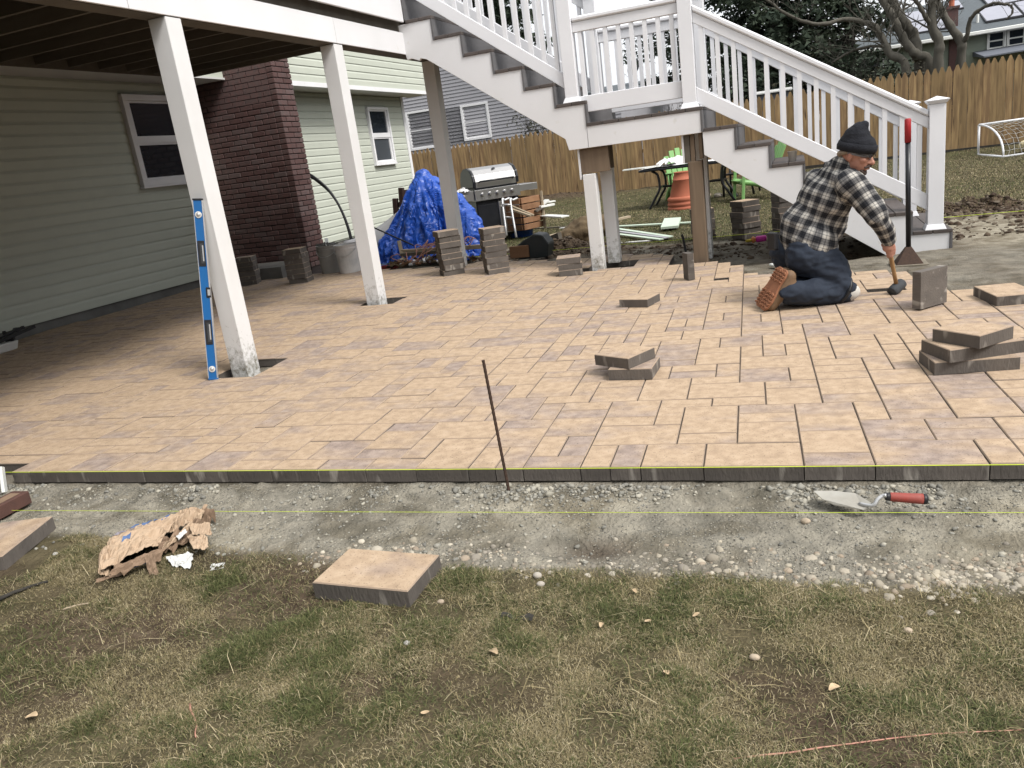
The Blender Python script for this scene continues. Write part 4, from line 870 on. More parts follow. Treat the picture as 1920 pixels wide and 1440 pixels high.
bare_tree('bare_tree.002', 'upright bare tree with thick straight stem left of the red chimney', [([gnd(a[0])]+a, .13, .095), (b, .06, .04)], G, 'bark', 9)
a = pxp([(1802, 119, 0), (1802, 80, 0), (1783, 52, .1), (1764, 20, .2), (1752, -8, .2)], TY+.1); b = pxp([(1802, 82, 0), (1812, 70, -.1), (1818, 42, -.2), (1828, 25, -.3), (1859, 7, -.5), (1879, 7, -.6), (1896, 11, -.6), (1898, 25, -.6), (1886, 36, -.6)], TY+.1)
bare_tree('bare_tree.003', 'bare tree forking into a Y in front of the red brick strip', [([gnd(a[0])]+a, .125, .075), (b, .06, .018)], G, 'bark', 9)
def leaf_cloud(P, D, size, nper, spread):
    """small needle sprays (triangles) around the points P"""
    n = len(P)*nper; C = np.repeat(P, nper, 0)+RNG.normal(0, 1, (n, 3))*np.repeat(spread, nper)[:, None]*np.array([1, 1, .6]); a = RNG.uniform(0, 6.28, n); s = size*RNG.uniform(.5, 1.4, n)
    dr = np.stack([np.cos(a)*.8, np.sin(a)*.8, RNG.uniform(-.9, .35, n)], -1); dr /= np.linalg.norm(dr, axis=1)[:, None]; side = np.cross(dr, RNG.normal(0, 1, (n, 3))); side /= np.linalg.norm(side, axis=1)[:, None]
    V = np.stack([C-side*s[:, None]*.28, C+side*s[:, None]*.28, C+dr*s[:, None]], 1)
    return V.reshape(-1, 3)
def conifer(name, label, base, H, R, h0, nb, seed, size=.16, nper=7, droop=.25, group=None):
    r = random.Random(seed); t = thing(name, label, 'tree', base, group); base = Vector(base); mb = MB(); mb.tube([base, base+Vector((.05, 0, H*.5)), base+Vector((0, .05, H))], [.22, .15, .03], 8)
    mb.build('trunk', 'bark_dark', t, smooth=True); P = []; S = []; bm_ = MB()
    for k in range(nb):
        h = h0+(H-h0)*(k+.5)/nb; L = R*(1-.75*((h-h0)/(H-h0))**1.3)*r.uniform(.55, 1.1); a = r.uniform(0, 6.28); q2 = [base+Vector((0, 0, h))]; v = Vector((math.cos(a), math.sin(a), .25))
        for j in range(6): v.z -= droop*.3; q2.append(q2[-1]+v.normalized()*L/6)
        bm_.tube(q2, [.045, .038, .03, .024, .017, .012, .006], 4, cap=False)
        for j in range(1, 7):
            for _ in range(4 if j > 2 else 2):
                P.append(q2[j]+Vector((r.gauss(0, .16), r.gauss(0, .16), r.gauss(-.06, .10)))*(.5+L/4)); S.append(.09+.05*L/3)
    bm_.build('branches', 'bark_dark', t)['kind'] = 'stuff'
    V = leaf_cloud(np.array([p[:] for p in P]), None, size, nper, np.array(S)); n = len(V)//3
    me = soup('foliage', V, np.arange(3*n), np.full(n, 3), M['needles']); link('foliage', me, t)['kind'] = 'stuff'
conifer('conifer', 'big dark evergreen filling the sky behind the lower stair railing', (-.6, 29.5, -.1), 11, 3.3, 1.6, 190, 4, .19, 12)
conifer('conifer.001', 'dark evergreen with gaps standing right of the big evergreen', (1.75, 30.5, -.1), 9, 2.1, 1.2, 100, 5, .17, 9)
conifer('conifer.002', 'dark drooping spruce seen between the upper stair balusters', (-13.6, 38, 0), 16, 3.0, 4.6, 100, 6, .24, 12, .35)
conifer('conifer.003', 'sparse pine with open sky between its boughs behind the landing', (-3.5, 31, 0), 8, 2.7, 2.6, 34, 8, .17, 9, .15)
def bush(name, label, base, R, H, n, leaves, m='shrub', nper=3):
    t = thing(name, label, 'shrub', base); base = Vector(base); mb = MB(); P = []
    for _ in range(n):
        a = tr.uniform(0, 6.28); v = Vector((math.cos(a)*R, math.sin(a)*R*.7, H))*tr.uniform(.6, 1); q2 = [base+v*(k/5)+Vector((tr.gauss(0, .05), tr.gauss(0, .05), -.05*math.sin(k)))*(k > 0) for k in range(6)]
        mb.tube(q2, [.018, .015, .012, .009, .006, .003], 4, cap=False); twigs(mb, q2, .007, 4, .4, 1)
        P += [q2[k]+Vector((tr.gauss(0, .12), tr.gauss(0, .12), tr.gauss(0, .1))) for k in (2, 3, 4, 5) for _ in range(leaves)]
    mb.build('stems', 'bark_dark', t)['kind'] = 'stuff'
    if leaves:
        V = leaf_cloud(np.array([p[:] for p in P]), None, .07, nper, np.full(len(P), .06)); k = len(V)//3; link('foliage', soup('foliage', V, np.arange(3*k), np.full(k, 3), M[m]), t)['kind'] = 'stuff'
bush('shrub', 'leafy shrub poking above the fence in front of the grey house', (-6.75, 22.3, .2), .9, 2.3, 26, 5)
bush('shrub.001', 'tangle of thin bare brush beside the dark evergreen', (1.3, 24.3, 0), 1.1, 3.4, 30, 0)
bush('shrub.002', 'grey leafless brush behind the fence under the big evergreen', (-.9, 26.5, 0), 1.6, 2.9, 34, 2)
bush('shrub.003', 'low dark hedge bush just over the fence by the bare trees', (2.15, 22.1, .1), .9, 1.95, 30, 6)
bush('shrub.004', 'pale brown brush in the gap behind the landing', (-4.2, 33, 0), 1.9, 3.6, 40, 2)
bush('shrub.005', 'thin scrub below the sparse pine', (-2.4, 28.0, 0), 1.4, 2.7, 30, 2)

# evergreens added out of view to block low sky; window glass mirrors them
def row(pts, src, H0, label):
    kids = [c for c in bpy.data.objects if c.parent == src]
    for k, (x, y) in enumerate(pts):
        s = tr.uniform(.85, 1.15); r = src.copy(); COL.objects.link(r); r.location = (x, y, -.1); r.rotation_euler = (0, 0, tr.uniform(0, 6.28)); r.scale = (s, s, s); r['label'] = label % ORDN[k]; r['group'] = 'unseen evergreens added to block low sky'
        for c in kids:
            d2 = c.copy(); COL.objects.link(d2); d2.parent = r; d2.matrix_parent_inverse = PINV[src.name].copy()
ORDN = ['first', 'second', 'third', 'fourth', 'fifth', 'sixth', 'seventh', 'eighth', 'ninth', 'tenth', 'eleventh', 'twelfth', 'thirteenth', 'fourteenth', 'fifteenth', 'sixteenth', 'seventeenth', 'eighteenth', 'nineteenth', 'twentieth']
conifer('conifer.010', 'thick dark evergreen added out of view at the far right to block low sky', (13.5, 15.5, -.1), 7.5, 2.7, .3, 120, 9, .36, 9)
row([(12.6+.6*(k % 2), 13.4-2.0*k) for k in range(13)]+[(-2.2-2.3*k, -9.2-.5*(k % 2)) for k in range(5)], bpy.data.objects['conifer.010'], 10, 'thick dark evergreen, %s in the unseen rows added to block low sky')
# ================================================================== LOOSE PAVERS
PG = 'loose pavers waiting to be laid'
def loose(w, dd, x, y, ztop, ang, label, rx=0, ry=0):
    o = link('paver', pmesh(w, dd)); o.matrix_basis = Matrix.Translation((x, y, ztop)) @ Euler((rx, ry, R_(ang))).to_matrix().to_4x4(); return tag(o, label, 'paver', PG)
ORD = ['top', 'second', 'third', 'fourth', 'fifth', 'sixth', 'seventh', 'eighth']
lr = random.Random(21)
def stack(x, y, z0, n, ang, where, w=2, dd=2, j=.007):
    for k in range(n):
        i = n-1-k
        lab = ('top paver of ' if i == 0 else 'bottom paver of ' if k == 0 else ORD[i]+' paver from the top of ')+where
        loose(w, dd, x+lr.uniform(-j, j), y+lr.uniform(-j, j), z0+.0605*(k+1), ang+lr.uniform(-2.5, 2.5), lab)
stack(-6.72, 8.42, .055, 6, 22, 'the dark stack behind the nearest deck post')
stack(-5.80, 8.22, .055, 7, 12, 'the dark stack in front of the buckets')
stack(-3.58, 7.86, .055, 8, 38, 'the tall stack before the far deck post', j=.009)
stack(-3.02, 7.76, .045, 8, 33, 'the tall stack in front of the grill', j=.009)
stack(-2.14, 7.50, .012, 3, 14, 'the low stack beside the white stair support')
stack(-.56, 9.45, -.03, 7, 40, 'the lawn stack left of the kneeling man', j=.01)
stack(-.13, 9.55, -.03, 8, 24, 'the lawn stack partly behind the kneeling man', j=.008)
stack(-1.06, 9.65, -.03, 6, 20, 'the lawn stack behind the wooden stair post', j=.006)
loose(3, 2, .725, 3.975, .062, 9, 'bottom paver of the untidy three high pile at the right'); loose(3, 2, .745, 3.995, .122, 23, 'middle paver twisted askew in the three high pile at the right'); loose(2, 2, .742, 3.985, .183, -46, 'top square paver turned cornerwise on the pile at the right')
loose(2, 2, -.845, 4.01, .061, -2, 'lower paver of the pair in the middle of the patio'); loose(2, 2, -.90, 4.045, .1215, -28, 'upper paver set askew on the pair in the middle of the patio', rx=R_(1))
loose(2, 2, -1.15, 5.87, .061, -15, 'single paver lying flat alone on the middle of the patio')
loose(2, 3, 1.165, 5.345, .061, 10, 'single paver lying flat at the right edge beside the upright one')
o = loose(2, 2, .712, 5.276, .118+.003, 0, 'square paver standing upright on edge beside the mallet'); o.matrix_basis = Matrix.Translation((.742, 5.255, .121)) @ Euler((0, 0, R_(45))).to_matrix().to_4x4() @ Euler((R_(90), 0, 0)).to_matrix().to_4x4() @ Matrix.Rotation(R_(180), 4, 'X') @ Matrix.Translation((0, 0, .03))
o = loose(1, 2, 0, 0, 0, 0, 'narrow paver stood on end beside the wooden stair post'); o.matrix_basis = Matrix.Translation((-.885, 6.79, .118)) @ Euler((0, 0, R_(28))).to_matrix().to_4x4() @ Euler((R_(90), 0, R_(90))).to_matrix().to_4x4() @ Matrix.Translation((0, 0, .03))
loose(3, 2, -1.325, 1.966, -.028, -1.6, 'big tan paver lying on the grass in the foreground')
a, b = atz(14.5, 1037, -.022), atz(95, 973, -.022); dv = (b-a).normalized(); nv_ = Vector((-dv.y, dv.x, 0)); c = (a+b)/2+nv_*.12
loose(3, 2, c.x, c.y, -.02, math.degrees(math.atan2(dv.y, dv.x)), 'big tan paver cut off by the left edge of the photo')
# red brick, white stake
br = MB().box(-.05, .05, -.10, .10, -.062, 0); o = br.build('brick', mat('red_brick', (.115, .055, .042), (.085, .045, .036), .9, 30, bump=.3), None, .004); o.matrix_basis = Matrix.Translation((-3.475, 2.30, -.006)) @ Euler((0, 0, R_(4))).to_matrix().to_4x4(); tag(o, 'red clay brick with sunken panel lying by the left edge', 'brick')
f_ = MB().box(-.028, .028, -.07, .07, .0005, .0015).build('frog_panel', 'kraft_in', o)
w0 = atz(9, 924, -.07); w1 = w0+Vector((-.03, .045, .12)); o = MB().beam(w0, w1, .016, .036).build('stake', 'trim_board', None, .002); tag(o, 'white painted stake at the left edge holding the string', 'stake')

# ================================================================== STRINGS AND REBAR
def string(a, b, r, label):
    n = 24; P = [Vector(a).lerp(Vector(b), k/n)-Vector((0, 0, .004*math.sin(math.pi*k/n))) for k in range(n+1)]
    tag(MB().tube(P, r, 6).build('string_line', 'string'), label, 'string', 'builder strings stretched round the patio')
a = pat2w(-4.1, PY0-.012); b = pat2w(2.6, PY0-.012); string((*a, .004), (*b, .004), .0017, 'bright yellow string stretched tight along the front patio edge')
string(atz(22, 957, -.03), atz(2300, 961, -.03), .0009, 'thin yellow string over the sand in front of the patio')
string(aty(700, 497, 9.2), aty(2050, 384, 9.2), .0022, 'yellow string running behind the patio below the stairs')
rb = MB(); p0, p1 = Vector((-1.109, 2.667, -.13)), Vector((-1.142, 2.667, .474)); N = 56; P = []; Rr = []
for k in range(N+1): P.append(p0.lerp(p1, k/N)); Rr.append(.0058 if k % 2 else .0071)
tag(rb.tube(P, Rr, 8).build('rebar_stake', 'rust'), 'rusty ribbed rebar stake driven in at the patio edge', 'rebar')

# ================================================================== SPIRIT LEVEL leaning on the post
b0 = Vector((-3.815, 4.175, .0)); t0 = aty(371, 373, 4.325); ax = (t0-b0).normalized(); t0 = b0+ax*1.22
lv = thing('spirit_level', 'long blue spirit level leaning against the nearest deck post', 'spirit level', b0)
side = Vector((.86, .51, 0)); side = (side-ax*side.dot(ax)).normalized(); fn = side.cross(ax).normalized(); 
if fn.y > 0: fn = -fn
LM = Matrix((side, ax, -fn)).transposed()          # local: x across, y along, z into the back
def lbox(x0, x1, y0, y1, z0, z1, nm, mt, par=lv, bev=0):
    return MB().obox(b0+LM @ Vector(((x0+x1)/2, (y0+y1)/2, (z0+z1)/2)), (x1-x0, y1-y0, z1-z0), LM).build(nm, mt, par, bev)
lbox(-.029, .024, .012, 1.208, -.010, .010, 'body', 'level_blue'); lbox(.0241, .031, .012, 1.208, -.014, .014, 'edge_rail', 'alu'); lbox(-.033, -.0291, .012, 1.208, -.014, .014, 'edge_rail', 'alu')
lbox(-.034, .032, 1.2085, 1.22, -.015, .015, 'end_cap', 'black_plastic', lv, .002); lbox(-.034, .032, 0, .0115, -.015, .015, 'end_cap', 'level_blue', lv, .002)
for y in (.075, 1.115):
    m4 = Matrix.Translation(b0+LM @ Vector((-.003, y, -.0105))) @ (LM @ Matrix.Rotation(math.pi, 3, 'X')).to_4x4()
    v = MB().lathe([(.0, 0), (.0215, 0), (.0215, .004), (.0135, .006), (.0135, .003), (0, .003)], 24, 0, m4).build('vial_ring', 'white_plastic', lv, smooth=False)
    MB().lathe([(0, .0035), (.013, .0035), (.011, .007), (0, .0075)], 20, 0, m4).build('vial', 'galv', v, smooth=True)
for y in (.33, .86):
    h = lbox(-.027, .018, y-.085, y+.085, -.0135, -.0102, 'hand_hold', 'black_plastic', lv, .004); lbox(-.012, .010, y-.066, y+.066, -.0150, -.0136, 'hand_slot', 'kraft_in' if 0 else 'rubber', h, .003); lbox(.002, .010, y-.05, y+.055, -.0156, -.0151, 'grip_highlight', 'galv', h)
h = lbox(.002, .032, .565, .635, -.016, -.0102, 'centre_vial', 'black_plastic', lv, .003); lbox(.012, .030, .58, .62, -.0175, -.0161, 'vial', 'galv', h, .001)

# ================================================================== TROWEL
tw_ = thing('trowel', 'pointed brick trowel with red handle lying on the sand', 'trowel', atz(1650, 940, -.05))
T0, TL, TH, TR = atz(1525, 921, -.035), atz(1563, 947, -.055), atz(1619, 957, -.052), atz(1604, 926, -.03)
g2 = [T0, T0.lerp(TL, .55)+Vector((-.006, -.008, 0)), TL, TH, atz(1634, 944, -.035), TR, T0.lerp(TR, .5)+Vector((0, .010, 0))]
MB().prism(g2, (0, 0, .0022)).build('blade', mat('worn_steel', (.55, .53, .47), (.40, .37, .31), .5, 14, metal=.5, bump=.1), tw_)
tp = [TH.lerp(TR, .35)+Vector((-.004, 0, .003)), atz(1636, 948, -.035), atz(1646, 936, -.015), atz(1655, 930, -.006), atz(1662, 929, -.002)]
MB().tube(smooth_path(tp, 4), .0065, 8).build('tang', 'galv', tw_, smooth=True)
h0, h1 = atz(1661, 931, -.010), atz(1738, 936, -.022); dr = (h1-h0); pr = [(0, .0105), (.06, .0125), (.10, .0135), (.16, .0150), (.5, .0160), (.75, .0172), (.9, .0172), (.901, .0165)]
MB().tube([h0+dr*t for t, _ in pr], [r for _, r in pr], 14).build('handle', mat('dusty_red_handle', (.34, .055, .04), (.25, .075, .06), .6, 25), tw_, smooth=True)
MB().tube([h0+dr*t for t in (-.02, 0, .10, .101)], [.011, .0125, .0140, .013], 14).build('ferrule', 'black_plastic', tw_, smooth=True); MB().tube([h0+dr*t for t in (.902, .93, .99, 1.02)], [.0172, .0176, .0166, .010], 14).build('end_cap', 'black_plastic', tw_, smooth=True)

# ================================================================== TORN CEMENT BAG
bag = thing('paper_bag', 'torn crumpled brown paper cement bag with blue print lying on the grass', 'paper bag', atz(290, 1030, -.09))
def crumple(c00, c10, c01, c11, nu, nv, amp, seed, nm, mt, par=bag, sag=0.0, u0=0, u1=1, v0=0, v1=1, up=0.0, rag=0.0, fold=None):
    c00, c10, c01, c11 = [Vector(p) for p in (c00, c10, c01, c11)]; U = np.linspace(u0, u1, nu); Vv = np.linspace(v0, v1, nv); uu, vv = np.meshgrid(U, Vv)
    e = rag*np.where((uu < .02) | (uu > .98) | (vv < .02) | (vv > .98), 1, 0); ju = e*vn(uu*9+seed, vv*9, s=seed); jv = e*vn(uu*9, vv*9+seed, s=seed+1); a, b2 = uu+ju, vv+jv
    base = (np.array(c00)[None, None]*((1-a)*(1-b2))[..., None]+np.array(c10)*(a*(1-b2))[..., None]+np.array(c01)*((1-a)*b2)[..., None]+np.array(c11)*(a*b2)[..., None])
    asp = max(.35, (c01-c00).length/max((c10-c00).length, 1e-4)); wx = uu+.10*fbm(uu*4, vv*4*asp, s=seed+2); wy = vv*asp+.12*fbm(uu*4+7, vv*4*asp, s=seed+3); nz = amp*(.9-np.abs(fbm(wx*4.2+wy*2.6+seed*3.1, wy*4.0-wx*1.3+seed, s=seed, o=3))*3.0)+amp*.35*fbm(uu*11+seed, vv*11*asp, s=seed+5)
    base[..., 2] += nz + sag*np.sin(np.pi*np.clip(uu, 0, 1))*np.sin(np.pi*np.clip(vv, 0, 1)) + up
    if fold: base[..., 2] += fold*np.maximum(0, .25-vv)**2*16
    base[..., 0] += .35*nz; mb = MB().sheet([[tuple(p) for p in r] for r in base]); o = mb.build(nm, mt, par, smooth=False)
    s = o.modifiers.new('t', 'SOLIDIFY'); s.thickness = .0016; s.offset = -1; return o
Zb = -.075
main = (atz(188, 1070, Zb+.04), atz(300, 1016, Zb+.06), atz(205, 1006, Zb+.035), atz(346, 960, Zb+.045))
m_ = crumple(*main, 34, 20, .014, 3, 'bag_panel', 'kraft', sag=.02)
for u0, u1, v0, v1, mt in ((.06, .24, .86, .97, 'print_grey'), (.28, .40, .93, .97, 'print_blue'), (.44, .58, .92, .97, 'print_blue'), (.62, .80, .86, .98, 'print_blue'), (.30, .335, .80, .87, 'print_grey'), (.35, .37, .80, .87, 'print_grey'), (.41, .47, .80, .86, 'print_grey'), (.49, .52, .80, .86, 'print_grey'), (.54, .58, .80, .87, 'print_grey'), (.24, .36, .55, .66, 'print_blue')):
    crumple(*main, 8, 4, .014, 3, 'print_patch', mt, m_, sag=.02, u0=u0, u1=u1, v0=v0, v1=v1, up=.0022).parent = m_
crumple(atz(184, 1079, Zb+.02), atz(205, 1079, Zb+.01), atz(186, 1040, Zb+.03), atz(212, 1012, Zb+.05), 12, 14, .010, 5, 'bag_panel', 'kraft', sag=.03, rag=.04)
crumple(atz(205, 1082, Zb+.02), atz(300, 1050, Zb+.02), atz(215, 1062, Zb+.045), atz(312, 1026, Zb+.05), 22, 9, .012, 7, 'inner_ply', 'kraft_in', sag=.0, rag=.03)
crumple(atz(228, 1071, Zb+.004), atz(282, 1055, Zb+.006), atz(232, 1060, Zb+.03), atz(280, 1043, Zb+.035), 14, 6, .004, 9, 'printed_ply', 'print_blue')
crumple(atz(318, 995, Zb+.05), atz(372, 985, Zb+.04), atz(330, 962, Zb+.05), atz(388, 950, Zb+.055), 20, 12, .016, 11, 'bag_panel', 'kraft', sag=.025, rag=.03)
crumple(atz(292, 1046, Zb+.012), atz(350, 1022, Zb+.015), atz(300, 1015, Zb+.05), atz(385, 968, Zb+.05), 26, 14, .020, 13, 'inner_ply', 'kraft_in', sag=.0, rag=.03)
crumple(atz(300, 1040, Zb+.03), atz(352, 1000, Zb+.04), atz(310, 1020, Zb+.055), atz(360, 980, Zb+.06), 16, 8, .012, 29, 'bag_panel', 'kraft', rag=.04)
crumple(atz(362, 1003, Zb+.055), atz(397, 1001, Zb+.045), atz(352, 984, Zb+.06), atz(392, 979, Zb+.055), 14, 9, .005, 15, 'torn_flap', 'kraft', rag=.05)
crumple(atz(362, 1031, Zb+.035), atz(391, 1026, Zb+.03), atz(350, 1003, Zb+.05), atz(388, 1004, Zb+.045), 14, 9, .006, 17, 'torn_flap', 'kraft', rag=.05)
crumple(atz(322, 1060, Zb+.0), atz(356, 1068, Zb-.005), atz(312, 1046, Zb+.015), atz(364, 1036, Zb+.02), 14, 9, .008, 19, 'white_liner', 'paper_white', rag=.07)
crumple(atz(280, 1078, Zb-.005), atz(297, 1077, Zb-.005), atz(271, 1045, Zb+.05), atz(287, 1036, Zb+.06), 6, 14, .006, 21, 'hanging_strip', 'kraft_in')
crumple(atz(180, 1093, Zb-.006), atz(238, 1077, Zb-.004), atz(182, 1086, Zb+.002), atz(236, 1070, Zb+.004), 16, 6, .004, 23, 'torn_flap', 'kraft_in', rag=.05)
crumple(atz(370, 985, Zb+.01), atz(405, 975, Zb+.01), atz(372, 960, Zb+.05), atz(400, 957, Zb+.045), 12, 9, .02, 25, 'inner_ply', 'kraft_in', rag=.05)
crumple(atz(335, 1012, Zb+.055), atz(352, 998, Zb+.06), atz(330, 1006, Zb+.058), atz(347, 993, Zb+.062), 8, 5, .004, 27, 'white_liner', 'paper_white', rag=.06)
o = crumple(atz(394, 1071, -.088), atz(420, 1066, -.088), atz(396, 1059, -.084), atz(421, 1056, -.086), 9, 6, .003, 31, 'paper_scrap', 'paper_white', None, rag=.06); tag(o, 'small white paper scrap lying on the grass right of the torn bag', 'paper scrap')
# dry leaves, bark and sticks on the lawn
LG = 'pale dry leaves scattered on the foreground lawn'
LEAFL = ['pale curled leaf alone in the bottom left corner of the lawn', 'tan leaf below the bark chip in the middle of the lawn', 'largest pale leaf in the lower right of the lawn', 'small leaf between the bark chip and the large right leaf', 'tan leaf scrap in the grass under the gravel, nearest the bark chip', 'pale leaf at the bottom edge left of the middle', 'small tan leaf beside a second one right of the bark chip', 'tiny leaf at the lower fringe of the gravel in the middle', 'tiny brown leaf just above the bark chip']
for k, (x, y, s) in enumerate(((58, 1340, .042), (925, 1222, .034), (1565, 1298, .032), (1250, 1268, .024), (1215, 1165, .022), (797, 1337, .022), (1306, 1160, .022), (1190, 1112, .02), (1128, 1170, .024))):
    p = atz(x, y, -.083); p.z = gz(p.x, p.y)+.014; a = tr.uniform(0, 6.28); g3 = []
    for i in range(6):
        row = []
        for j in range(4):
            u = i/5-.5; v = (j/3-.5)*math.cos(u*2.6)*.62; zz_ = .25*s*abs(v)*2+.10*s*math.sin(u*4+k); row.append((p.x+s*(u*math.cos(a)-v*math.sin(a)), p.y+s*(u*math.sin(a)+v*math.cos(a)), p.z+zz_))
        g3.append(row)
    o = MB().sheet(g3).build('dry_leaf', M.setdefault('leaf', mat('dry_leaf', (.50, .38, .24), (.40, .29, .17), .8, 40, rand=.2))); tag(o, LEAFL[k], 'leaf', LG)
def stick(pts, r, label, z=-.08, mt='bark_dark', nm='stick'):
    P = [atz(a, b, z) for a, b in pts]; P = [Vector((p.x, p.y, gz(p.x, p.y)+r*1.2)) for p in smooth_path(P, 4, .002)]; n = len(P)
    tag(MB().tube(P, [r*(1-.5*i/n) for i in range(n)], 6).build(nm, mt, smooth=True), label, 'stick')
stick([(0, 1128), (40, 1112), (92, 1097)], .008, 'dark broken stick lying at the left edge of the lawn'); stick([(118, 1140), (150, 1132), (165, 1130)], .004, 'thin straw coloured stick on the bare soil at left', mt='old_board')
stick([(1376, 1427), (1600, 1390), (1915, 1358)], .0022, 'thin reddish stalk lying across the lower right grass', mt='cable'); stick([(350, 1305), (362, 1340), (365, 1375)], .003, 'short reddish twig on the lower left lawn', mt='cable')
p = atz(970, 1155, -.085); o = MB().sheet([[(p.x-.05+.02*i, p.y-.012+.012*j+.006*math.sin(i*2), gz(p.x, p.y)+.008+.006*math.sin(i*1.3+j)) for i in range(6)] for j in range(3)]).build('bark_chip', 'bark_dark'); tag(o, 'dark curled bark chip lying on the middle of the lawn', 'bark chip')
v_, f2 = ico(2)
def stone(x, y, r, label, c=(.42, .34, .25), z=-.085):
    p = atz(x, y, z); n = 1+.16*fbm(v_[:, 0]*1.3+x, v_[:, 1]*1.3, v_[:, 2]*1.3, s=x); q3 = v_*n[:, None]*np.array([r, r*.8, r*.62]); mb = MB(); z0 = gz(p.x, p.y)+r*.42
    mb.add([(p.x+a, p.y+b, z0+c2) for a, b, c2 in q3], [tuple(t) for t in f2]); o = mb.build('stone', M.setdefault('pebble%d' % (x % 3), mat('pebble_%s' % 'abc'[x % 3], tuple(k*(.85+.2*(x % 3)) for k in c), tuple(k*.75 for k in c), .9, 60, bump=.2)), smooth=True); tag(o, label, 'stone')
stone(1511, 983, .017, 'single tan stone on the sand below the trowel'); stone(1415, 1237, .014, 'lone brown stone in the lower right grass'); stone(763, 1206, .011, 'small white stone on the lawn below the big paver', (.5, .48, .44)); stone(827, 1131, .012, 'small dark stone beside the big paver on the grass', (.25, .2, .15)); stone(106, 1045, .013, 'pale stone right of the cut off left paver', (.46, .4, .32)); stone(1703, 1185, .012, 'tan stone alone in the right foreground grass'); stone(1008, 882+200, .016, 'white stone in the grass below the gravel centre', (.52, .47, .40)); stone(1014, 1095, .014, 'cream stone beside the white one below the gravel', (.5, .44, .35))
# ================================================================== BLUE TARP AND THE HEAP ROUND IT
def crinkle(me, amp, sc, s, zmin=None):
    c = mesh_co(me); n = mesh_no(me); x, y, z = c.T*sc
    r = 1-np.abs(fbm(x, y, z, s=s, o=4)*2.4); r2 = fbm(x*3.1, y*3.1, z*3.1, s=s+9, o=3); k = amp*(r*.9+r2*.55-.3); c = c+n*k[:, None]
    if zmin is not None: c[:, 2] = np.maximum(c[:, 2], zmin)
    set_co(me, c)
def folds(me):
    c = mesh_co(me); n = mesh_no(me); x, y, z = c.T; w = .5*fbm(x*3, y*3, z*3, s=4, o=2)
    a = 1-np.abs(fbm((x+.35*z)*4.2+w, (y-.2*z)*4.2, z*1.5+w, s=31, o=2))*3.2; b = 1-np.abs(fbm((x-.5*z)*9+w, (y+.3*z)*9, z*5, s=37, o=2))*3.0; e = 1-np.abs(fbm(x*17, y*17, z*17, s=41, o=2))*2.6
    c = c+n*(.075*np.clip(a, -.6, 1)+.028*np.clip(b, -.6, 1)+.006*e-.05)[:, None]; c[:, 2] = np.maximum(c[:, 2], -.03); set_co(me, c)
mb = MB(); TYD = 10.0
def tp_(a, b, dy=0): return aty(a, b, TYD+dy)
limb(mb, [tp_(793, 332, .15), tp_(795, 365, .1), tp_(798, 420), tp_(805, 465, -.1)], [.09, .20, .28, .30]); limb(mb, [tp_(815, 348, .2), tp_(845, 388, .1), tp_(872, 422, .0), tp_(885, 465, -.1)], [.10, .20, .19, .17]); limb(mb, [tp_(770, 420), tp_(758, 465, -.15), tp_(728, 478, -.25), tp_(703, 486, -.3)], [.16, .17, .15, .10])
limb(mb, [tp_(722, 462, -.2), tp_(745, 475, -.3), tp_(790, 488, -.4), tp_(870, 490, -.4)], [.10, .14, .11, .10])
# the tarp is dropped on the heap as a cloth, then the heap is taken away (it is not seen)
core = link('heap', blob('heap', mb, .03, 4)); cmod = core.modifiers.new('c', 'COLLISION'); core.collision.thickness_outer = .012; core.collision.cloth_friction = 40
gm2 = bpy.data.meshes.new('g'); cc0 = tp_(806, 420); 
flo = MB().box(cc0.x-3, cc0.x+3, cc0.y-3, cc0.y+3, -.4, -.02).build('floor_tmp', 'dirt'); flo.modifiers.new('c', 'COLLISION'); flo.collision.cloth_friction = 60
NT = 84; g3 = [[(cc0.x-1.05+2.25*i/(NT-1)+.05*math.sin(j*.35), cc0.y-1.15+2.1*j/(NT-1)+.05*math.sin(i*.3), 1.42+.05*math.sin(i*.5)*math.sin(j*.4)) for j in range(NT)] for i in range(NT)]
to = MB().sheet(g3).build('blue_tarp', 'tarp'); cm_ = to.modifiers.new('cloth', 'CLOTH'); cs = cm_.settings; cs.quality = 5; cs.mass = .25; cs.tension_stiffness = 25; cs.compression_stiffness = 25; cs.shear_stiffness = 8; cs.bending_stiffness = .08; cs.air_damping = 1.0
cm_.collision_settings.distance_min = .012; cm_.collision_settings.collision_quality = 2; cm_.point_cache.frame_start = 1; cm_.point_cache.frame_end = 60
SC.frame_start = 1; SC.frame_end = 60
for fr_ in range(1, 47): SC.frame_set(fr_)
me = bpy.data.meshes.new_from_object(to.evaluated_get(bpy.context.evaluated_depsgraph_get())); bpy.data.objects.remove(to); bpy.data.objects.remove(core); bpy.data.objects.remove(flo); SC.frame_set(1)
bm = bmesh.new(); bm.from_mesh(me); bmesh.ops.subdivide_edges(bm, edges=bm.edges, cuts=1, use_grid_fill=True); bm.to_mesh(me); bm.free(); me.update()
c = mesh_co(me); n = mesh_no(me); x, y, z = c.T; e = 1-np.abs(fbm(x*9, y*9, z*9, s=41, o=3))*2.8; c = c+n*(.007*e)[:, None]; c[:, 2] = np.maximum(c[:, 2], -.035); set_co(me, c)
me.polygons.foreach_set('use_smooth', np.zeros(len(me.polygons), bool)); to = link('blue_tarp', me); s_ = to.modifiers.new('t', 'SOLIDIFY'); s_.thickness = .004
tag(to, 'crumpled bright blue tarp draped over a heap beside the grill', 'tarp')
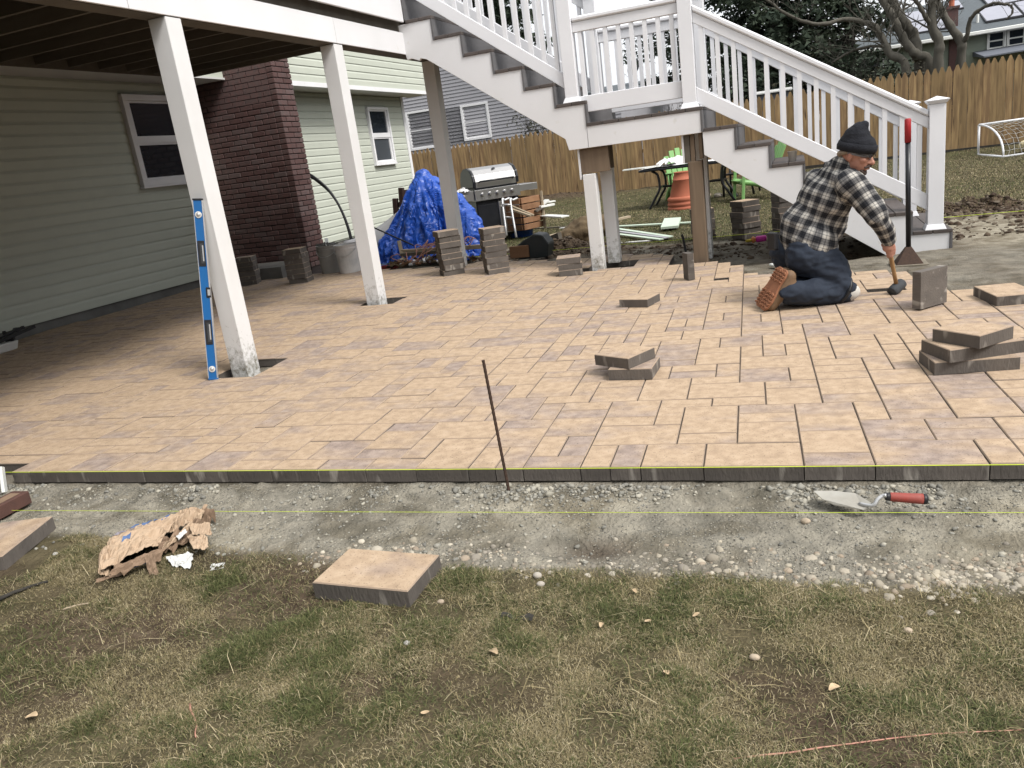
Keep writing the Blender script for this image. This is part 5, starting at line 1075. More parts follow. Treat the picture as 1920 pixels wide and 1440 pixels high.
# dark brown bench behind the tarp
bn = thing('bench', 'dark brown slatted bench end sticking out behind the blue tarp', 'bench', (-5.6, 10.7, 0))
for a, b, zt in (((741, 372), (745, 440), 0), ((752, 352), (757, 430), 0)):
    p = aty(*a, 10.7); q2 = aty(*b, 10.7); MB().beam(q2-Vector((0, 0, .1)), p, .07, .07).build('post', 'dark_brown', bn, .004)
for yy in (362, 384, 408): MB().beam(aty(752, yy, 10.74), aty(800, yy-4, 10.9), .03, .085).build('slat', 'dark_brown', bn, .003)
for yy in (385, 408): MB().beam(aty(742, yy, 10.72), aty(756, yy-2, 10.74), .03, .08).build('slat', 'dark_brown', bn, .003)
# curved grey sheet
g3 = []
for i in range(13):
    t = i/12; a = aty(640+128*t, 478-4*t, 9.75); top = aty(645+125*t, 452-70*t**1.7-8*t, 9.9+.12*t); bulge = .10*math.sin(math.pi*t)
    g3.append([tuple(a.lerp(top, k/5)+Vector((0, -bulge*math.sin(math.pi*k/5), 0))) for k in range(6)])
o = MB().sheet(g3).build('plastic_sheet', 'grey_sheet', smooth=True); s_ = o.modifiers.new('t', 'SOLIDIFY'); s_.thickness = .006; tag(o, 'curved grey plastic sheet leaning between the house and the tarp', 'plastic sheet')
g3 = [[tuple(aty(640+8*math.sin(k*.8)*0+6*i, 492-18*k+2*i, 10.9)) for k in range(6)] for i in range(5)]
# pole with yellow tip, hose
po = thing('pole', 'black pole with yellow tip leaning across the grey sheet', 'pole', aty(700, 440, 9.9)); a, b = aty(697, 425, 9.55), aty(775, 460, 9.3)
MB().tube([a, b], .011, 8).build('shaft', 'black_plastic', po, smooth=True); MB().tube([a+(a-b).normalized()*.13, a], .013, 8).build('tip', 'yellow', po, smooth=True)
hp = [aty(*q2, 10.25) for q2 in ((540, 316), (575, 324), (597, 338), (618, 358), (637, 388), (650, 420), (658, 450), (662, 478))]
tag(MB().tube(smooth_path(hp, 6), .018, 8).build('hose', 'black_plastic', smooth=True), 'black hose bowing out from behind the chimney to the ground', 'hose')
tag(MB().tube(smooth_path([p+Vector((.0, .03, -.05)) for p in hp], 6), .016, 8).build('hose', 'black_plastic', smooth=True), 'second black hose running just under the bowed one', 'hose')
# buckets
def bucket(x, y, z, label, mt, tilt=0):
    b = thing('bucket', label, 'bucket', (x, y, z)); mt4 = Matrix.Translation((x, y, z)) @ Euler((0, R_(tilt), 0)).to_matrix().to_4x4()
    MB().lathe([(.128, 0), (.135, .005), (.150, .30), (.158, .302), (.158, .318), (.150, .32), (.150, .345), (.158, .347), (.158, .362), (.146, .362), (.126, .02), (0, .02)], 28, 0, mt4).build('shell', mt, b, smooth=False)
    c = MB(); P = [mt4 @ Vector((.158*math.cos(t), .158*math.sin(t)-.0, .33-.14*math.sin(math.pi*(t-3.4)/2.9)*0-.11*math.sin((t-3.35)/2.9*math.pi))) for t in np.linspace(3.35, 6.25, 14)]; c.tube(P, .004, 6).build('handle', 'galv', b)
    return b
mb_ = mat('milky_bucket', (.78, .75, .72), (.55, .55, .54), .5, 7, contrast=.35, bump=.05)
bucket(-5.42, 8.78, .055, 'dirty white plastic bucket beside the second deck post', mb_); bk = bucket(-5.78, 8.92, .055, 'greyish bucket filled with rubble behind the dark paver stack', mat('grey_bucket', (.40, .38, .34), (.30, .29, .27), .6, 7))
mb = MB()
for k in range(9): mb.obox((-5.78+tr.uniform(-.09, .09), 8.92+tr.uniform(-.09, .09), .40+tr.uniform(0, .03)), (tr.uniform(.04, .1), tr.uniform(.03, .07), .03), Euler((tr.uniform(-.6, .6), tr.uniform(-.6, .6), tr.uniform(0, 3))).to_matrix())
tag(mb.build('rubble', 'concrete'), 'broken concrete rubble filling the greyish bucket', 'rubble', kind='stuff'); tag(MB().beam((-5.74, 8.86, .38), (-5.80, 8.95, .50), .045, .012).build('scrap', 'trim_board'), 'white scrap of trim sticking out of the rubble bucket', 'trim scrap')

# ================================================================== GRILL
gc = Vector((-4.50, 11.75, -.04)); GU = Vector((.72, .69, 0)).normalized(); GN = Vector((GU.y, -GU.x, 0)); GMx = Matrix((GU, -GN, Vector((0, 0, 1)))).transposed()
gr = thing('gas_grill', 'stainless gas grill with domed lid beside the blue tarp', 'grill', gc)
def gb(x0, x1, y0, y1, z0, z1, nm, mt, par=gr, bev=.004):
    return MB().obox(gc+GMx @ Vector(((x0+x1)/2, (y0+y1)/2, (z0+z1)/2)), (x1-x0, y1-y0, z1-z0), GMx).build(nm, mt, par, bev)
def gp(x, y, z): return gc+GMx @ Vector((x, y, z))
gb(-.36, .36, -.24, .24, .10, .66, 'cabinet', 'black_enamel'); gb(-.0, .35, -.262, -.241, .13, .62, 'door', 'metal'); gb(-.35, -.01, -.255, -.242, .13, .60, 'door', 'black_enamel')
MB().tube([gp(.05, -.262, .2), gp(.05, -.30, .23), gp(.05, -.315, .37), gp(.05, -.30, .51), gp(.05, -.262, .54)], .012, 8).build('door_handle', 'metal', gr, smooth=True)
gb(-.38, .38, -.29, .26, .665, .83, 'control_panel', 'metal'); gb(.385, .70, -.26, .24, .72, .82, 'side_shelf', 'metal'); gb(-.70, -.385, -.26, .24, .68, .83, 'side_burner', 'metal')
for x, y in [(-.26+.125*k, -.29) for k in range(5)]+[(-.55, -.26)]:
    mt = Matrix((GU, Vector((0, 0, 1)), GN)).transposed().to_4x4(); mt.translation = gp(x, y-.001, .755); MB().lathe([(.030, 0), (.030, .012), (.022, .018), (.020, .04), (0, .042)], 14, 0, mt).build('knob', 'metal', gr)
pr = [(-.27, .86), (-.275, .95), (-.25, 1.04), (-.17, 1.12), (-.05, 1.16), (.08, 1.15), (.18, 1.10), (.24, 1.0), (.25, .86)]
MB().prism([gp(-.34, a, b) for a, b in pr], GU*.68).build('lid', 'metal', gr, .006); 
for x in (-.385, .341): MB().prism([gp(x, a*1.03, b+.005) for a, b in pr], GU*.044).build('lid_end', 'black_enamel', gr, .01)
gb(-.36, .36, -.26, .25, .831, .862, 'firebox_rim', 'black_enamel')
MB().tube([gp(-.28, -.27, .94), gp(-.28, -.325, .95), gp(.28, -.325, .95), gp(.28, -.27, .94)], .014, 8).build('lid_handle', 'black_enamel', gr, smooth=True)
MB().prism([gp(-.02, -.205, 1.095), gp(.05, -.19, 1.112), gp(.03, -.17, 1.128), (gp(-.01, -.18, 1.118))], Vector((0, 0, .006))+GN*.004).build('badge', 'black_plastic', gr)
for x in (-.32, .32):
    for y in (-.2, .2): gb(x-.03, x+.03, y-.03, y+.03, 0, .11, 'leg', 'black_enamel')
o = crumple(gp(-.62, -.3, .83), gp(-.45, -.3, .83), gp(-.62, -.12, .84), gp(-.45, -.12, .84), 9, 9, .03, 41, 'rag', 'cloth_white', None, sag=.04); tag(o, 'white crumpled rag lying on the side burner of the grill', 'rag')

# ================================================================== SCRAP HEAP, BOARDS
def board(a, b, za, zb_, w, h, label, mt, Y=None, cat='board', roll=(0, 0, 1)):
    A = aty(*a, Y[0]) if Y else atz(*a, za); B_ = aty(*b, Y[1]) if Y else atz(*b, zb_); return tag(MB().beam(A, B_, w, h, 0, roll).build('board', mt, None, .002), label, cat)
SP = 'scrap boards lying behind the patio'
board((988, 453), (1180, 406), .0, .10, .09, .03, 'long pale board sloping up past the white stair support', 'old_board')
board((990, 454), (1030, 449), -.02, .02, .06, .03, 'short pale board end on the soil mound', 'old_board')
board((1040, 448), (1100, 430), .0, .03, .06, .02, 'narrow pale lath lying beside the brown sack', 'old_board')
board((970, 430), (1090, 424), .0, .02, .05, .02, 'dark thin strip lying flat across the lawn', 'lumber'); board((1050, 428), (1110, 421), .01, .03, .05, .015, 'short whitish strip on the lawn left of the stair support', 'trim_board')
board((1150, 425), (1300, 417), .0, .0, .09, .02, 'long white trim board behind the stair supports', 'mint')
for k, (a, b) in enumerate((((1150, 428), (1258, 444)), ((1150, 433), (1250, 446)), ((1150, 438), (1240, 449)))): board(a, b, .01, .005, .07, .015, ['back', 'middle', 'front'][k]+' of the three fanned pale strips right of the stair support', 'mint' if k != 1 else 'grey_siding')
board((1158, 456), (1225, 451), -.02, -.02, .05, .015, 'short white strip lying at the edge of the soil', 'trim_board')
p = [atz(1239, 430, .01), atz(1272, 427, .01), atz(1277, 411, .01), atz(1246, 413, .01)]; tag(MB().prism(p, (0, 0, .03)).build('siding_scrap', 'mint'), 'square pale green siding scrap lying on the white trim board', 'siding scrap')
p = aty(976, 425, 11.2)
board((938, 392), (1040, 377), 0, 0, .10, .02, 'white board lying on top of the scrap heap', 'trim_board', (11.7, 12.2)); board((957, 392), (995, 405), 0, 0, .05, .03, 'tan lath slanting down from the metal chair', 'old_board', (11.4, 11.3)); board((952, 384), (1000, 404), 0, 0, .05, .03, 'second tan lath beside the slanting one', 'old_board', (11.5, 11.4))
board((998, 398), (1026, 375), 0, 0, .14, .03, 'folded white trim piece propped on the heap', 'trim_board', (11.9, 12.1)); board((1004, 396), (1024, 385), 0, 0, .05, .03, 'grey stick poking from the scrap heap', 'lumber', (11.7, 11.9)); board((1012, 388), (1038, 383), 0, 0, .08, .03, 'white offcut lying across the slatted crate', 'trim_board', (11.8, 12.0)); board((1019, 404), (1060, 406), 0, 0, .16, .02, 'white board standing out from the crate over the grass', 'trim_board', (11.9, 11.6))
cr_ = thing('slatted_crate', 'weathered brown slatted wooden crate on the lawn beside the grill', 'crate', aty(1000, 430, 11.7)); ca2, cb2 = aty(983, 433, 11.5), aty(1020, 426, 11.9); cd = (cb2-ca2); cd.z = 0; cn = Vector((-cd.y, cd.x, 0)).normalized()
for k in range(5):
    for off in (0, .5): MB().beam(ca2+cn*off+Vector((0, 0, .05+.10*k)), ca2+cd+cn*off+Vector((0, 0, .05+.10*k)), .03, .085).build('slat', 'brown_slat', cr_, .004)
    for e in (0, 1): MB().beam(ca2+cd*e+cn*.02+Vector((0, 0, .05+.10*k)), ca2+cd*e+cn*.48+Vector((0, 0, .05+.10*k)), .03, .085).build('slat', 'brown_slat', cr_, .004)
MB().beam(cb2+Vector((.03, -.03, -.02)), cb2+Vector((.03, -.03, .56)), .04, .03).build('corner_post', 'old_board', cr_)
bc = aty(976, 420, 11.9); mt = Matrix.Translation((bc.x, bc.y, -.03)); tag(MB().lathe([(.17, 0), (.18, .02), (.205, .36), (.215, .37), (.215, .40), (.195, .40), (.18, .05), (0, .05)], 24, 0, mt).build('bin', 'blue_bin', smooth=True), 'round dark blue plastic bin between the grill and the crate', 'bin')
ch = thing('folding_chair', 'folded aluminium tube chair leaning beside the grill', 'chair', aty(955, 440, 11.0))
for a, b in (((942, 377), (950, 442)), ((957, 377), (968, 445))): P = [aty(*a, 11.2)+Vector((.10, .05, .03)), aty(*a, 11.2)+Vector((.04, 0, .01)), aty(*a, 11.15), aty(*b, 10.95)]; MB().tube(smooth_path(P, 4), .016, 8).build('leg', 'galv', ch, smooth=True)
for t in (.45, .1): MB().tube([aty(942+4*t, 377+65*t, 11.1), aty(957+5*t, 377+68*t, 11.1)], .011, 8).build('crossbar', 'galv', ch, smooth=True)
# planter with soil, brown sack, log
p = Vector((-3.02, 8.98, .0)); pl = thing('planter', 'dark plastic planter tub with soil beside the tall paver stacks', 'planter', p)
MB().prism([p+Vector((-.17, 0, 0)), p+Vector((.19, .02, 0)), p+Vector((.22, .02, .16)), p+Vector((.15, .02, .27)), p+Vector((.04, .02, .29)), p+Vector((-.10, .01, .22)), p+Vector((-.2, 0, .15))], (0, .26, 0)).build('tub', mat('dark_green_tub', (.016, .024, .024), (.03, .03, .03), .5, 8), pl, .012); tag(MB().box(p.x-.26, p.x-.02, p.y-.04, p.y+.0, .03, .17).build('board', 'brown_slat', None, .004), 'short brown board leaning on the front of the dark planter tub', 'board')
mb = MB(); s0 = Vector((-2.72, 10.35, .06)); limb(mb, [s0+Vector((-.24, -.1, -.02)), s0+Vector((0, 0, .06)), s0+Vector((.25, .1, .12))], [.13, .19, .14]); me = blob('sack', mb, .02, 5); crinkle(me, .03, 5, 51); me.materials.append(M['bag_burlap']); tag(link('sack', me), 'brown burlap root ball sack slumped behind the white stair support', 'sack')
mb = MB(); tag(MB().beam(atz(1018, 455, .02), atz(1050, 442, .12), .06, .09).build('board', 'lumber'), 'muddy brown board lying on the soil mound', 'board')
# cables and rubbish in front of the tarp
cm = MB()
for k in range(9):
    c0 = Vector((-4.35+tr.uniform(-.45, .35), 9.05+tr.uniform(-.25, .35), .10)); P = [c0+Vector((tr.uniform(.1, .26)*math.cos(t+k), tr.uniform(.1, .2)*math.sin(t+k)+.1, .06+.10*math.sin(t*1.5+k)+tr.uniform(-.03, .05))) for t in np.linspace(0, 5.5, 9)]; cm.tube(smooth_path(P, 4), .006, 5)
tag(cm.build('cable_tangle', 'cable', smooth=True), 'tangle of pinkish cable lying in front of the blue tarp', 'cable')
tag(MB().beam(aty(752, 472, 9.2), aty(905, 462, 9.3), .07, .05).build('board', 'old_board'), 'pale plank lying in front of the blue tarp behind the stacks', 'board'); tag(MB().beam(aty(752, 478, 9.1), aty(850, 470, 9.2), .05, .04).build('board', 'lumber'), 'grey pole lying under the pale plank by the tarp', 'board')
tag(MB().beam(aty(748, 452, 9.25), aty(754, 478, 9.15), .05, .03).build('board', 'old_board'), 'short upright offcut at the left end of the pale plank', 'board')
tag(MB().beam(atz(716, 502, .06), atz(744, 499, .06), .06, .05).build('red_bar', mat('faded_red', (.25, .04, .035), None, .7)), 'faded red bar lying on the ground by the second post', 'bar')
mb = MB()
for k in range(70):
    x, y = tr.uniform(-5.0, -3.6), tr.uniform(8.75, 9.25); mb.obox((x, y, .06+tr.uniform(0, .05)), (tr.uniform(.03, .13), tr.uniform(.02, .06), tr.uniform(.008, .03)), Euler((tr.uniform(-.5, .5), tr.uniform(-.5, .5), tr.uniform(0, 3))).to_matrix(), k % 4)
tag(mb.build('litter', ['bag_burlap', 'cloth_white', 'brown_slat', 'dark_brown']), 'small rubbish strewn along the patio edge before the tarp', 'litter', kind='stuff')

# ================================================================== GARDEN FURNITURE
TYT = 14.6; tb = thing('patio_table', 'long black framed patio table covered with white sheets on the lawn', 'table', (-1.9, 14.8, 0)); tz = .66
x0, x1, y0, y1 = -2.62, -.95, 14.35, 15.25
for a, b in (((x0, y0), (x1, y0)), ((x0, y1), (x1, y1)), ((x0, y0), (x0, y1)), ((x1, y0), (x1, y1))): MB().beam((*a, tz), (*b, tz), .045, .04).build('frame_rail', 'black_enamel', tb, .01)
B(x0+.02, x1-.02, y0+.02, y1-.02, tz+.005, tz+.012).build('glass_top', 'screen', tb)
for x, s in ((x0+.25, 1), (x1-.2, -1)):
    for y in (y0+.08, y1-.08): MB().tube(smooth_path([(x-.05*s, y, tz-.02), (x+.05*s, y, tz-.10), (x+.07*s, y, .33), (x-.03*s, y, .15), (x-.14*s, y, -.03)], 5), .022, 8).build('leg', 'black_enamel', tb, smooth=True)
    MB().tube([(x+.065*s, y0+.08, .33), (x+.065*s, y1-.08, .33)], .018, 8).build('leg_brace', 'black_enamel', tb)
MB().tube([(x0+.3, 14.8, .33), (x1-.25, 14.8, .33)], .018, 8).build('leg_brace', 'black_enamel', tb)
o = crumple((x0-.02, y0-.02, tz+.03), (x1+.02, y0-.02, tz+.03), (x0-.02, y1, tz+.04), (x1+.02, y1, tz+.04), 30, 14, .025, 61, 'sheet', 'cloth_white', None); tag(o, 'rumpled white plastic sheet spread over the patio table', 'sheet')
o = crumple((-2.35, 14.5, tz+.07), (-1.85, 14.45, tz+.06), (-2.3, 15.0, tz+.09), (-1.8, 15.0, tz+.08), 12, 10, .06, 63, 'cushion', 'cloth_white', None, sag=.07); tag(o, 'bunched white cloth lying on the left half of the table', 'cloth')
tag(B(x0-.32, x0+.35, 14.42, 14.62, tz+.045, tz+.065).build('board', 'trim_board'), 'white board sticking out past the left end of the table', 'board')
def adirondack(x, y, z, ang, label):
    t = thing('garden_chair', label, 'chair', (x, y, z), 'green plastic garden chairs'); m4 = Matrix.Translation((x, y, z)) @ Matrix.Rotation(R_(ang), 4, 'Z')
    def tb_(a, b, w, h, nm, up=(0, 0, 1)): MB().beam(m4 @ Vector(a), m4 @ Vector(b), w, h, 0, up).build(nm, 'green_plastic', t, .008)
    bx = m4.to_3x3() @ Vector((-1, 0, .35))
    for k in range(5):          # local: +x is where the sitter faces
        yy = (k-2)*.105; L = (.62, .72, .76, .72, .62)[k]; d3 = Vector((-.36, yy*.28, .92)).normalized(); a = Vector((-.18, yy*.92, .27)); tb_(a, a+d3*L, .098, .02, 'back_slat', bx)
    for k in range(5): tb_((.34-.12*k, -.25, .35-.03*k), (.34-.12*k, .25, .35-.03*k), .105, .02, 'seat_slat')
    for s in (-1, 1):
        tb_((.36, .30*s, .54), (-.36, .27*s, .52), .11, .025, 'arm'); tb_((.34, .29*s, 0), (.30, .29*s, .535), .085, .05, 'front_leg', (1, 0, 0))
        P = [(.36, .25*s, .34), (.05, .25*s, .27), (-.25, .25*s, .16), (-.46, .25*s, 0)]; MB().tube(smooth_path([m4 @ Vector(p) for p in P], 4), [.045]*13, 8).build('rear_leg', 'green_plastic', t, smooth=True)
    tb_((-.36, -.27, .50), (-.36, .27, .50), .03, .06, 'back_rail')
adirondack(-2.05, 15.75, -.02, -72, 'green plastic garden chair standing behind the table')
adirondack(-.62, 14.35, -.03, 198, 'green plastic garden chair turned away under the stairs')
def black_chair(x, y, ang, label):
    t = thing('garden_chair', label, 'chair', (x, y, 0)); m4 = Matrix.Translation((x, y, -.03)) @ Matrix.Rotation(R_(ang), 4, 'Z')
    def tb_(P, r, nm): MB().tube([m4 @ Vector(p) for p in P], r, 8).build(nm, 'black_enamel', t, smooth=True)
    for s in (-1, 1): tb_([(.25, .27*s, 0), (.25, .27*s, .62)], .022, 'leg'); tb_([(-.30, .25*s, 0), (-.22, .25*s, .42), (-.32, .25*s, .95)], .02, 'leg'); tb_([(.27, .27*s, .62), (-.26, .26*s, .63)], .022, 'arm')
    MB().obox(m4 @ Vector((0, 0, .41)), (.5, .5, .03), m4.to_3x3()).build('seat', 'black_enamel', t, .01); MB().obox(m4 @ Vector((-.27, 0, .68)), (.03, .48, .5), m4.to_3x3() @ Matrix.Rotation(R_(-11), 3, 'Y')).build('backrest', 'black_enamel', t, .01)
black_chair(-.98, 15.55, 170, 'black metal patio chair at the right end of the table')
ck = thing('chiminea', 'tapering terracotta chimney pot with ringed foot beside the table', 'chimney pot', (-1.85, 14.0, -.05)); mt = Matrix.Translation((-1.85, 14.0, -.05))
MB().lathe([(.25, 0), (.27, .02), (.265, .06), (.245, .075), (.262, .09), (.262, .13), (.24, .15), (.255, .165), (.262, .21), (.235, .235)], 28, 0, mt).build('base_rings', 'terracotta', ck, smooth=True); MB().lathe([(.222, .225), (.15, .50), (.156, .505), (.156, .52), (.147, .525), (.12, .62), (.13, .63), (.13, .645), (.10, .645), (.10, .4)], 28, 0, mt, cap=False).build('flue', 'terracotta', ck, smooth=True)
stone(1347, 372, .085, 'rounded grey stone on the lawn under the table', (.30, .28, .26), -.03); stone(1328, 370, .06, 'small reddish stone beside the wooden stair post on the lawn', (.38, .25, .18), -.03)
ty = thing('toy', 'pink and yellow plastic bubble toy dropped by the lawn stacks', 'toy', atz(1425, 449, -.03)); a, b = atz(1398, 452, 0), atz(1437, 446, .01); d3 = b-a
MB().tube([a+d3*.48, a+d3*.55, a+d3*.95, a+d3], [.02, .034, .034, .025], 12).build('body', 'pink', ty, smooth=True); MB().tube([a, a+d3*.3], [.014, .018], 10).build('handle', 'yellow', ty, smooth=True); MB().tube([a+d3*.30, a+d3*.38, a+d3*.48], [.03, .038, .022], 10).build('collar', 'orange', ty, smooth=True)
tag(MB().beam(atz(1446, 496, -.02), atz(1470, 502, -.02), .045, .022).build('offcut', 'trim_board', None, .004), 'small white offcut lying on the sand left of the kneeling man', 'offcut')
ra = thing('pry_bar', 'black steel bar leaning against the wooden stair post', 'bar', atz(1294, 475, 0)); MB().tube([atz(1297, 484, -.02)+Vector((-.06, .1, 0)), atz(1297, 484, -.02)+Vector((-.09, .12, .20)), atz(1297, 484, -.02)+Vector((-.10, .12, .235))], .013, 8).build('shaft', 'black_plastic', ra)
# bag on the stair tread
cu = thing('cup', 'clear white plastic cup left on the stair tread', 'cup', (-.13, 8.0, .835)); MB().lathe([(.03, 0), (.042, .09), (.044, .09), (.040, .088), (.028, .004), (0, .004)], 18, 0, Matrix.Translation((-.03, 7.80, .836))).build('shell', 'white_plastic', cu, smooth=True)
# goal
gl = thing('soccer_goal', 'small white tube soccer goal with net in front of the fence', 'goal', (3.41, 18.37, 0)); P0, P1 = Vector((3.41, 18.37, .05)), Vector((3.57, 16.99, .05)); gd = (atz(1920, 288.6, .05)-P1); gd.z = 0; gd.normalize(); GWd = 1.9; up = Vector((0, 0, .57))
def tube_(P, nm, r=.022, mt='vinyl'): return MB().tube(P, r, 10).build(nm, mt, gl, smooth=True)
tube_([P0, P0+up], 'post'); tube_([P0+gd*GWd, P0+gd*GWd+up], 'post'); tube_([P0+up, P0+up+gd*GWd], 'crossbar'); tube_([P0, P1], 'base_tube'); tube_([P1, P1+gd*GWd], 'base_tube'); tube_([P0+gd*GWd, P1+gd*GWd], 'base_tube')
def arc(t): a = t*math.pi/2; return P0.lerp(P1, math.sin(a)*.98)+up*(1-t**1.9)
for off in (0, GWd): tube_([arc(k/10)+gd*off for k in range(11)], 'brace', .018)
nm_ = MB()
for k in range(17): nm_.tube([arc(t/8)+gd*(GWd*k/16)+Vector((tr.uniform(-.02, .02), 0, -.03*math.sin(math.pi*t/8))) for t in range(9)], .0035, 3, cap=False)
for t in range(1, 9): nm_.tube([arc(t/9)+gd*(GWd*k/16)+Vector((0, 0, -.02*(k % 2))) for k in range(17)], .0035, 3, cap=False)
nm_.build('net', 'white_plastic', gl)['kind'] = 'stuff'
bp_ = atz(1921, 285, .05); tag(MB().sphere((bp_.x, bp_.y, .16), .11, 20, 12).build('ball', 'ball', smooth=True), 'pale yellow football lying inside the soccer goal', 'ball')
# basket by the house wall at the far left
bk2 = thing('basket', 'small pale basket with dark tools at the foot of the house wall', 'basket', atz(8, 650, .06)); p = atz(5, 660, .03); MB().hexa([p+Vector(v)*.7 for v in ((-.10, -.22, 0), (.10, -.22, 0), (.10, .16, 0), (-.10, .16, 0), (-.13, -.25, .12), (.13, -.25, .12), (.13, .19, .12), (-.13, .19, .12))]).build('tray', 'white_plastic', bk2, .008); 
mb = MB()
for k in range(8): mb.beam(p+Vector((tr.uniform(-.08, .08), tr.uniform(-.2, .1), .10)), p+Vector((tr.uniform(-.1, .1), tr.uniform(-.1, .35), .17)), .03, .03)
tag(mb.build('tools', 'black_plastic'), 'dark jumbled tools heaped in the pale basket', 'tools')
# tamper
tm = thing('tamper', 'black steel hand tamper with red grip standing before the lowest step', 'tamper', (.83, 7.0, -.04)); tp2 = Vector((.835, 7.02, -.03)); tt = aty(1702, 222, 7.05)
ax_ = (tt-tp2).normalized(); B(tp2.x-.135, tp2.x+.135, tp2.y-.12, tp2.y+.12, -.045, -.028).build('plate', mat('worn_plate', (.30, .26, .19), (.16, .14, .11), .7, 14, metal=.3), tm, .003)
MB().add([tp2+Vector((-.10, -.10, 0)), tp2+Vector((.10, -.10, 0)), tp2+Vector((.10, .10, 0)), tp2+Vector((-.10, .10, 0)), tp2+ax_*.13+Vector((-.022, -.02, 0)), tp2+ax_*.13+Vector((.022, -.02, 0)), tp2+ax_*.13+Vector((.022, .02, 0)), tp2+ax_*.13+Vector((-.022, .02, 0))], [(0, 1, 5, 4), (1, 2, 6, 5), (2, 3, 7, 6), (3, 0, 4, 7), (4, 5, 6, 7)]).build('socket', 'rust', tm, .003)
MB().tube([tp2+ax_*.12, tt-ax_*.18], .0195, 12).build('shaft', 'black_enamel', tm, smooth=True); MB().tube([tt-ax_*.181, tt-ax_*.01, tt], [.024, .024, .018], 12).build('grip', 'red', tm, smooth=True)
# ================================================================== KNEELING MAN
FD = Vector((.86, .50, 0)).normalized(); RD = Vector((FD.y, -FD.x, 0))         # facing direction, his right-hand side
man = thing('person', 'kneeling man in plaid flannel shirt dark jeans and black knit hat swinging a mallet', 'person', (.1, 5.6, 0))
hipR = aty(1527, 472, 5.62); hipL = hipR-RD*.20+Vector((0, 0, 0)); pel = (hipR+hipL)/2+Vector((0, 0, .02))
knR = aty(1583, 545, 5.54); knR.z = max(knR.z, .075); knL = knR-RD*.26+FD*(-.02); knL.z = .075
anR = aty(1474, 545, 5.40); anL = anR-RD*.13+Vector((.02, 0, 0)); anL.z = anR.z = .105
toR = aty(1431, 578, 5.36); toR.z = .03; toL = toR-RD*.13+Vector((.035, .0, 0))
shR = aty(1598, 345, 5.55); shL = shR-RD*.36-FD*.0; nkb = (shR+shL)*.5+Vector((0, 0, .06)); 
belly = pel.lerp(nkb, .33)+FD*.035; chest = pel.lerp(nkb, .68)+FD*.0
elR = aty(1643, 405, 5.46); wrR = aty(1667, 455, 5.56); hdR = aty(1670, 473, 5.62)
elL = shL+FD*.12-RD*.03+Vector((0, 0, -.26)); wrL = knL+FD*.10+Vector((0, .02, .30)); hdL = knL+FD*.06+Vector((0, .0, .17))
Hc = aty(1606, 289, 5.60); hf = Vector((.87, -.36, -.34)).normalized(); hr = hf.cross(Vector((0, 0, 1))).normalized(); hu = hr.cross(hf).normalized(); HM = Matrix((hf, -hr, hu)).transposed()
def H(f, l, u): return Hc+HM @ Vector((f, l, u))         # head frame: forward, left, up
# the body: one continuous mesh
bd = MB(); limb(bd, [pel, belly, chest, nkb-Vector((0, 0, .05))], [.125, .125, .135, .09]); limb(bd, [shL*.9+shR*.1, shR*.9+shL*.1], [.065, .065])
limb(bd, [nkb-Vector((0, 0, .02)), H(-.035, 0, -.09)], [.062, .058])
limb(bd, [hipR, knR+Vector((0, 0, .01)), anR], [.095, .060, .042]); limb(bd, [hipL, knL+Vector((0, 0, .01)), anL], [.095, .060, .042])
limb(bd, [shR, elR, wrR], [.052, .042, .029]); limb(bd, [shL, elL, wrL], [.052, .042, .029])
bd.sphere(H(-.012, 0, .025), (.098, .076, .10), 20, 14, 0, HM); bd.sphere(H(.028, 0, -.045), (.066, .060, .068), 16, 12, 0, HM); bd.sphere(H(.062, 0, -.088), (.026, .026, .022), 12, 8, 0, HM)
limb(bd, [H(.082, 0, .018), H(.100, 0, -.012), H(.112, 0, -.026)], [.011, .013, .0165], 10); bd.sphere(H(.098, .013, -.030), .010, 8, 6); bd.sphere(H(.098, -.013, -.030), .010, 8, 6)
for s in (-1, 1):
    bd.sphere(H(.060, .040*s, -.018), (.026, .024, .022), 10, 8, 0, HM); limb(bd, [H(.078, .014*s, .033), H(.070, .048*s, .032)], [.012, .011], 8)
    bd.sphere(H(-.012, .078*s, -.008), (.018, .010, .031), 10, 8, 0, HM); bd.sphere(H(-.006, .077*s, -.033), (.010, .008, .012), 8, 6, 0, HM)
limb(bd, [H(.092, -.02, -.066), H(.094, .02, -.066)], [.010, .010], 8)
# right hand closed round the mallet handle
hb = aty(1681, 535, 5.70); hdl = (aty(1668, 470, 5.60)-hb).normalized(); hR = hb+hdl*.285     # point on the handle in the fist
pf = Vector((-.35, -.9, .05)); pf = (pf-hdl*pf.dot(hdl)).normalized(); ps = hdl.cross(pf).normalized()   # pf: from handle towards palm (towards viewer side)
limb(bd, [wrR, hR+pf*.030+hdl*.035], [.029, .031]); 
for k in range(4): limb(bd, [hR+pf*.030+hdl*(.038-.022*k), hR+pf*.026-hdl*(-.030+.021*k)+ps*.010], [.017, .0155], 8)
for k in range(4):
    o_ = hdl*(.032-.0205*k); rr_ = (.0102, .0105, .0100, .0088)[k]; L = (1.0, 1.06, 1.0, .86)[k]
    limb(bd, [hR+o_+ps*.016+pf*.026, hR+o_+ps*.031*L+pf*.008, hR+o_+ps*.026*L-pf*.017, hR+o_+ps*.004-pf*.028*L, hR+o_-ps*.012-pf*.022*L], [rr_*1.1, rr_, rr_*.95, rr_*.9, rr_*.8], 8)
limb(bd, [hR+hdl*.052+pf*.030-ps*.004, hR+hdl*.046+pf*.012-ps*.030, hR+hdl*.030-pf*.012-ps*.029, hR+hdl*.018-pf*.026-ps*.012], [.0145, .0125, .0112, .0092], 8)
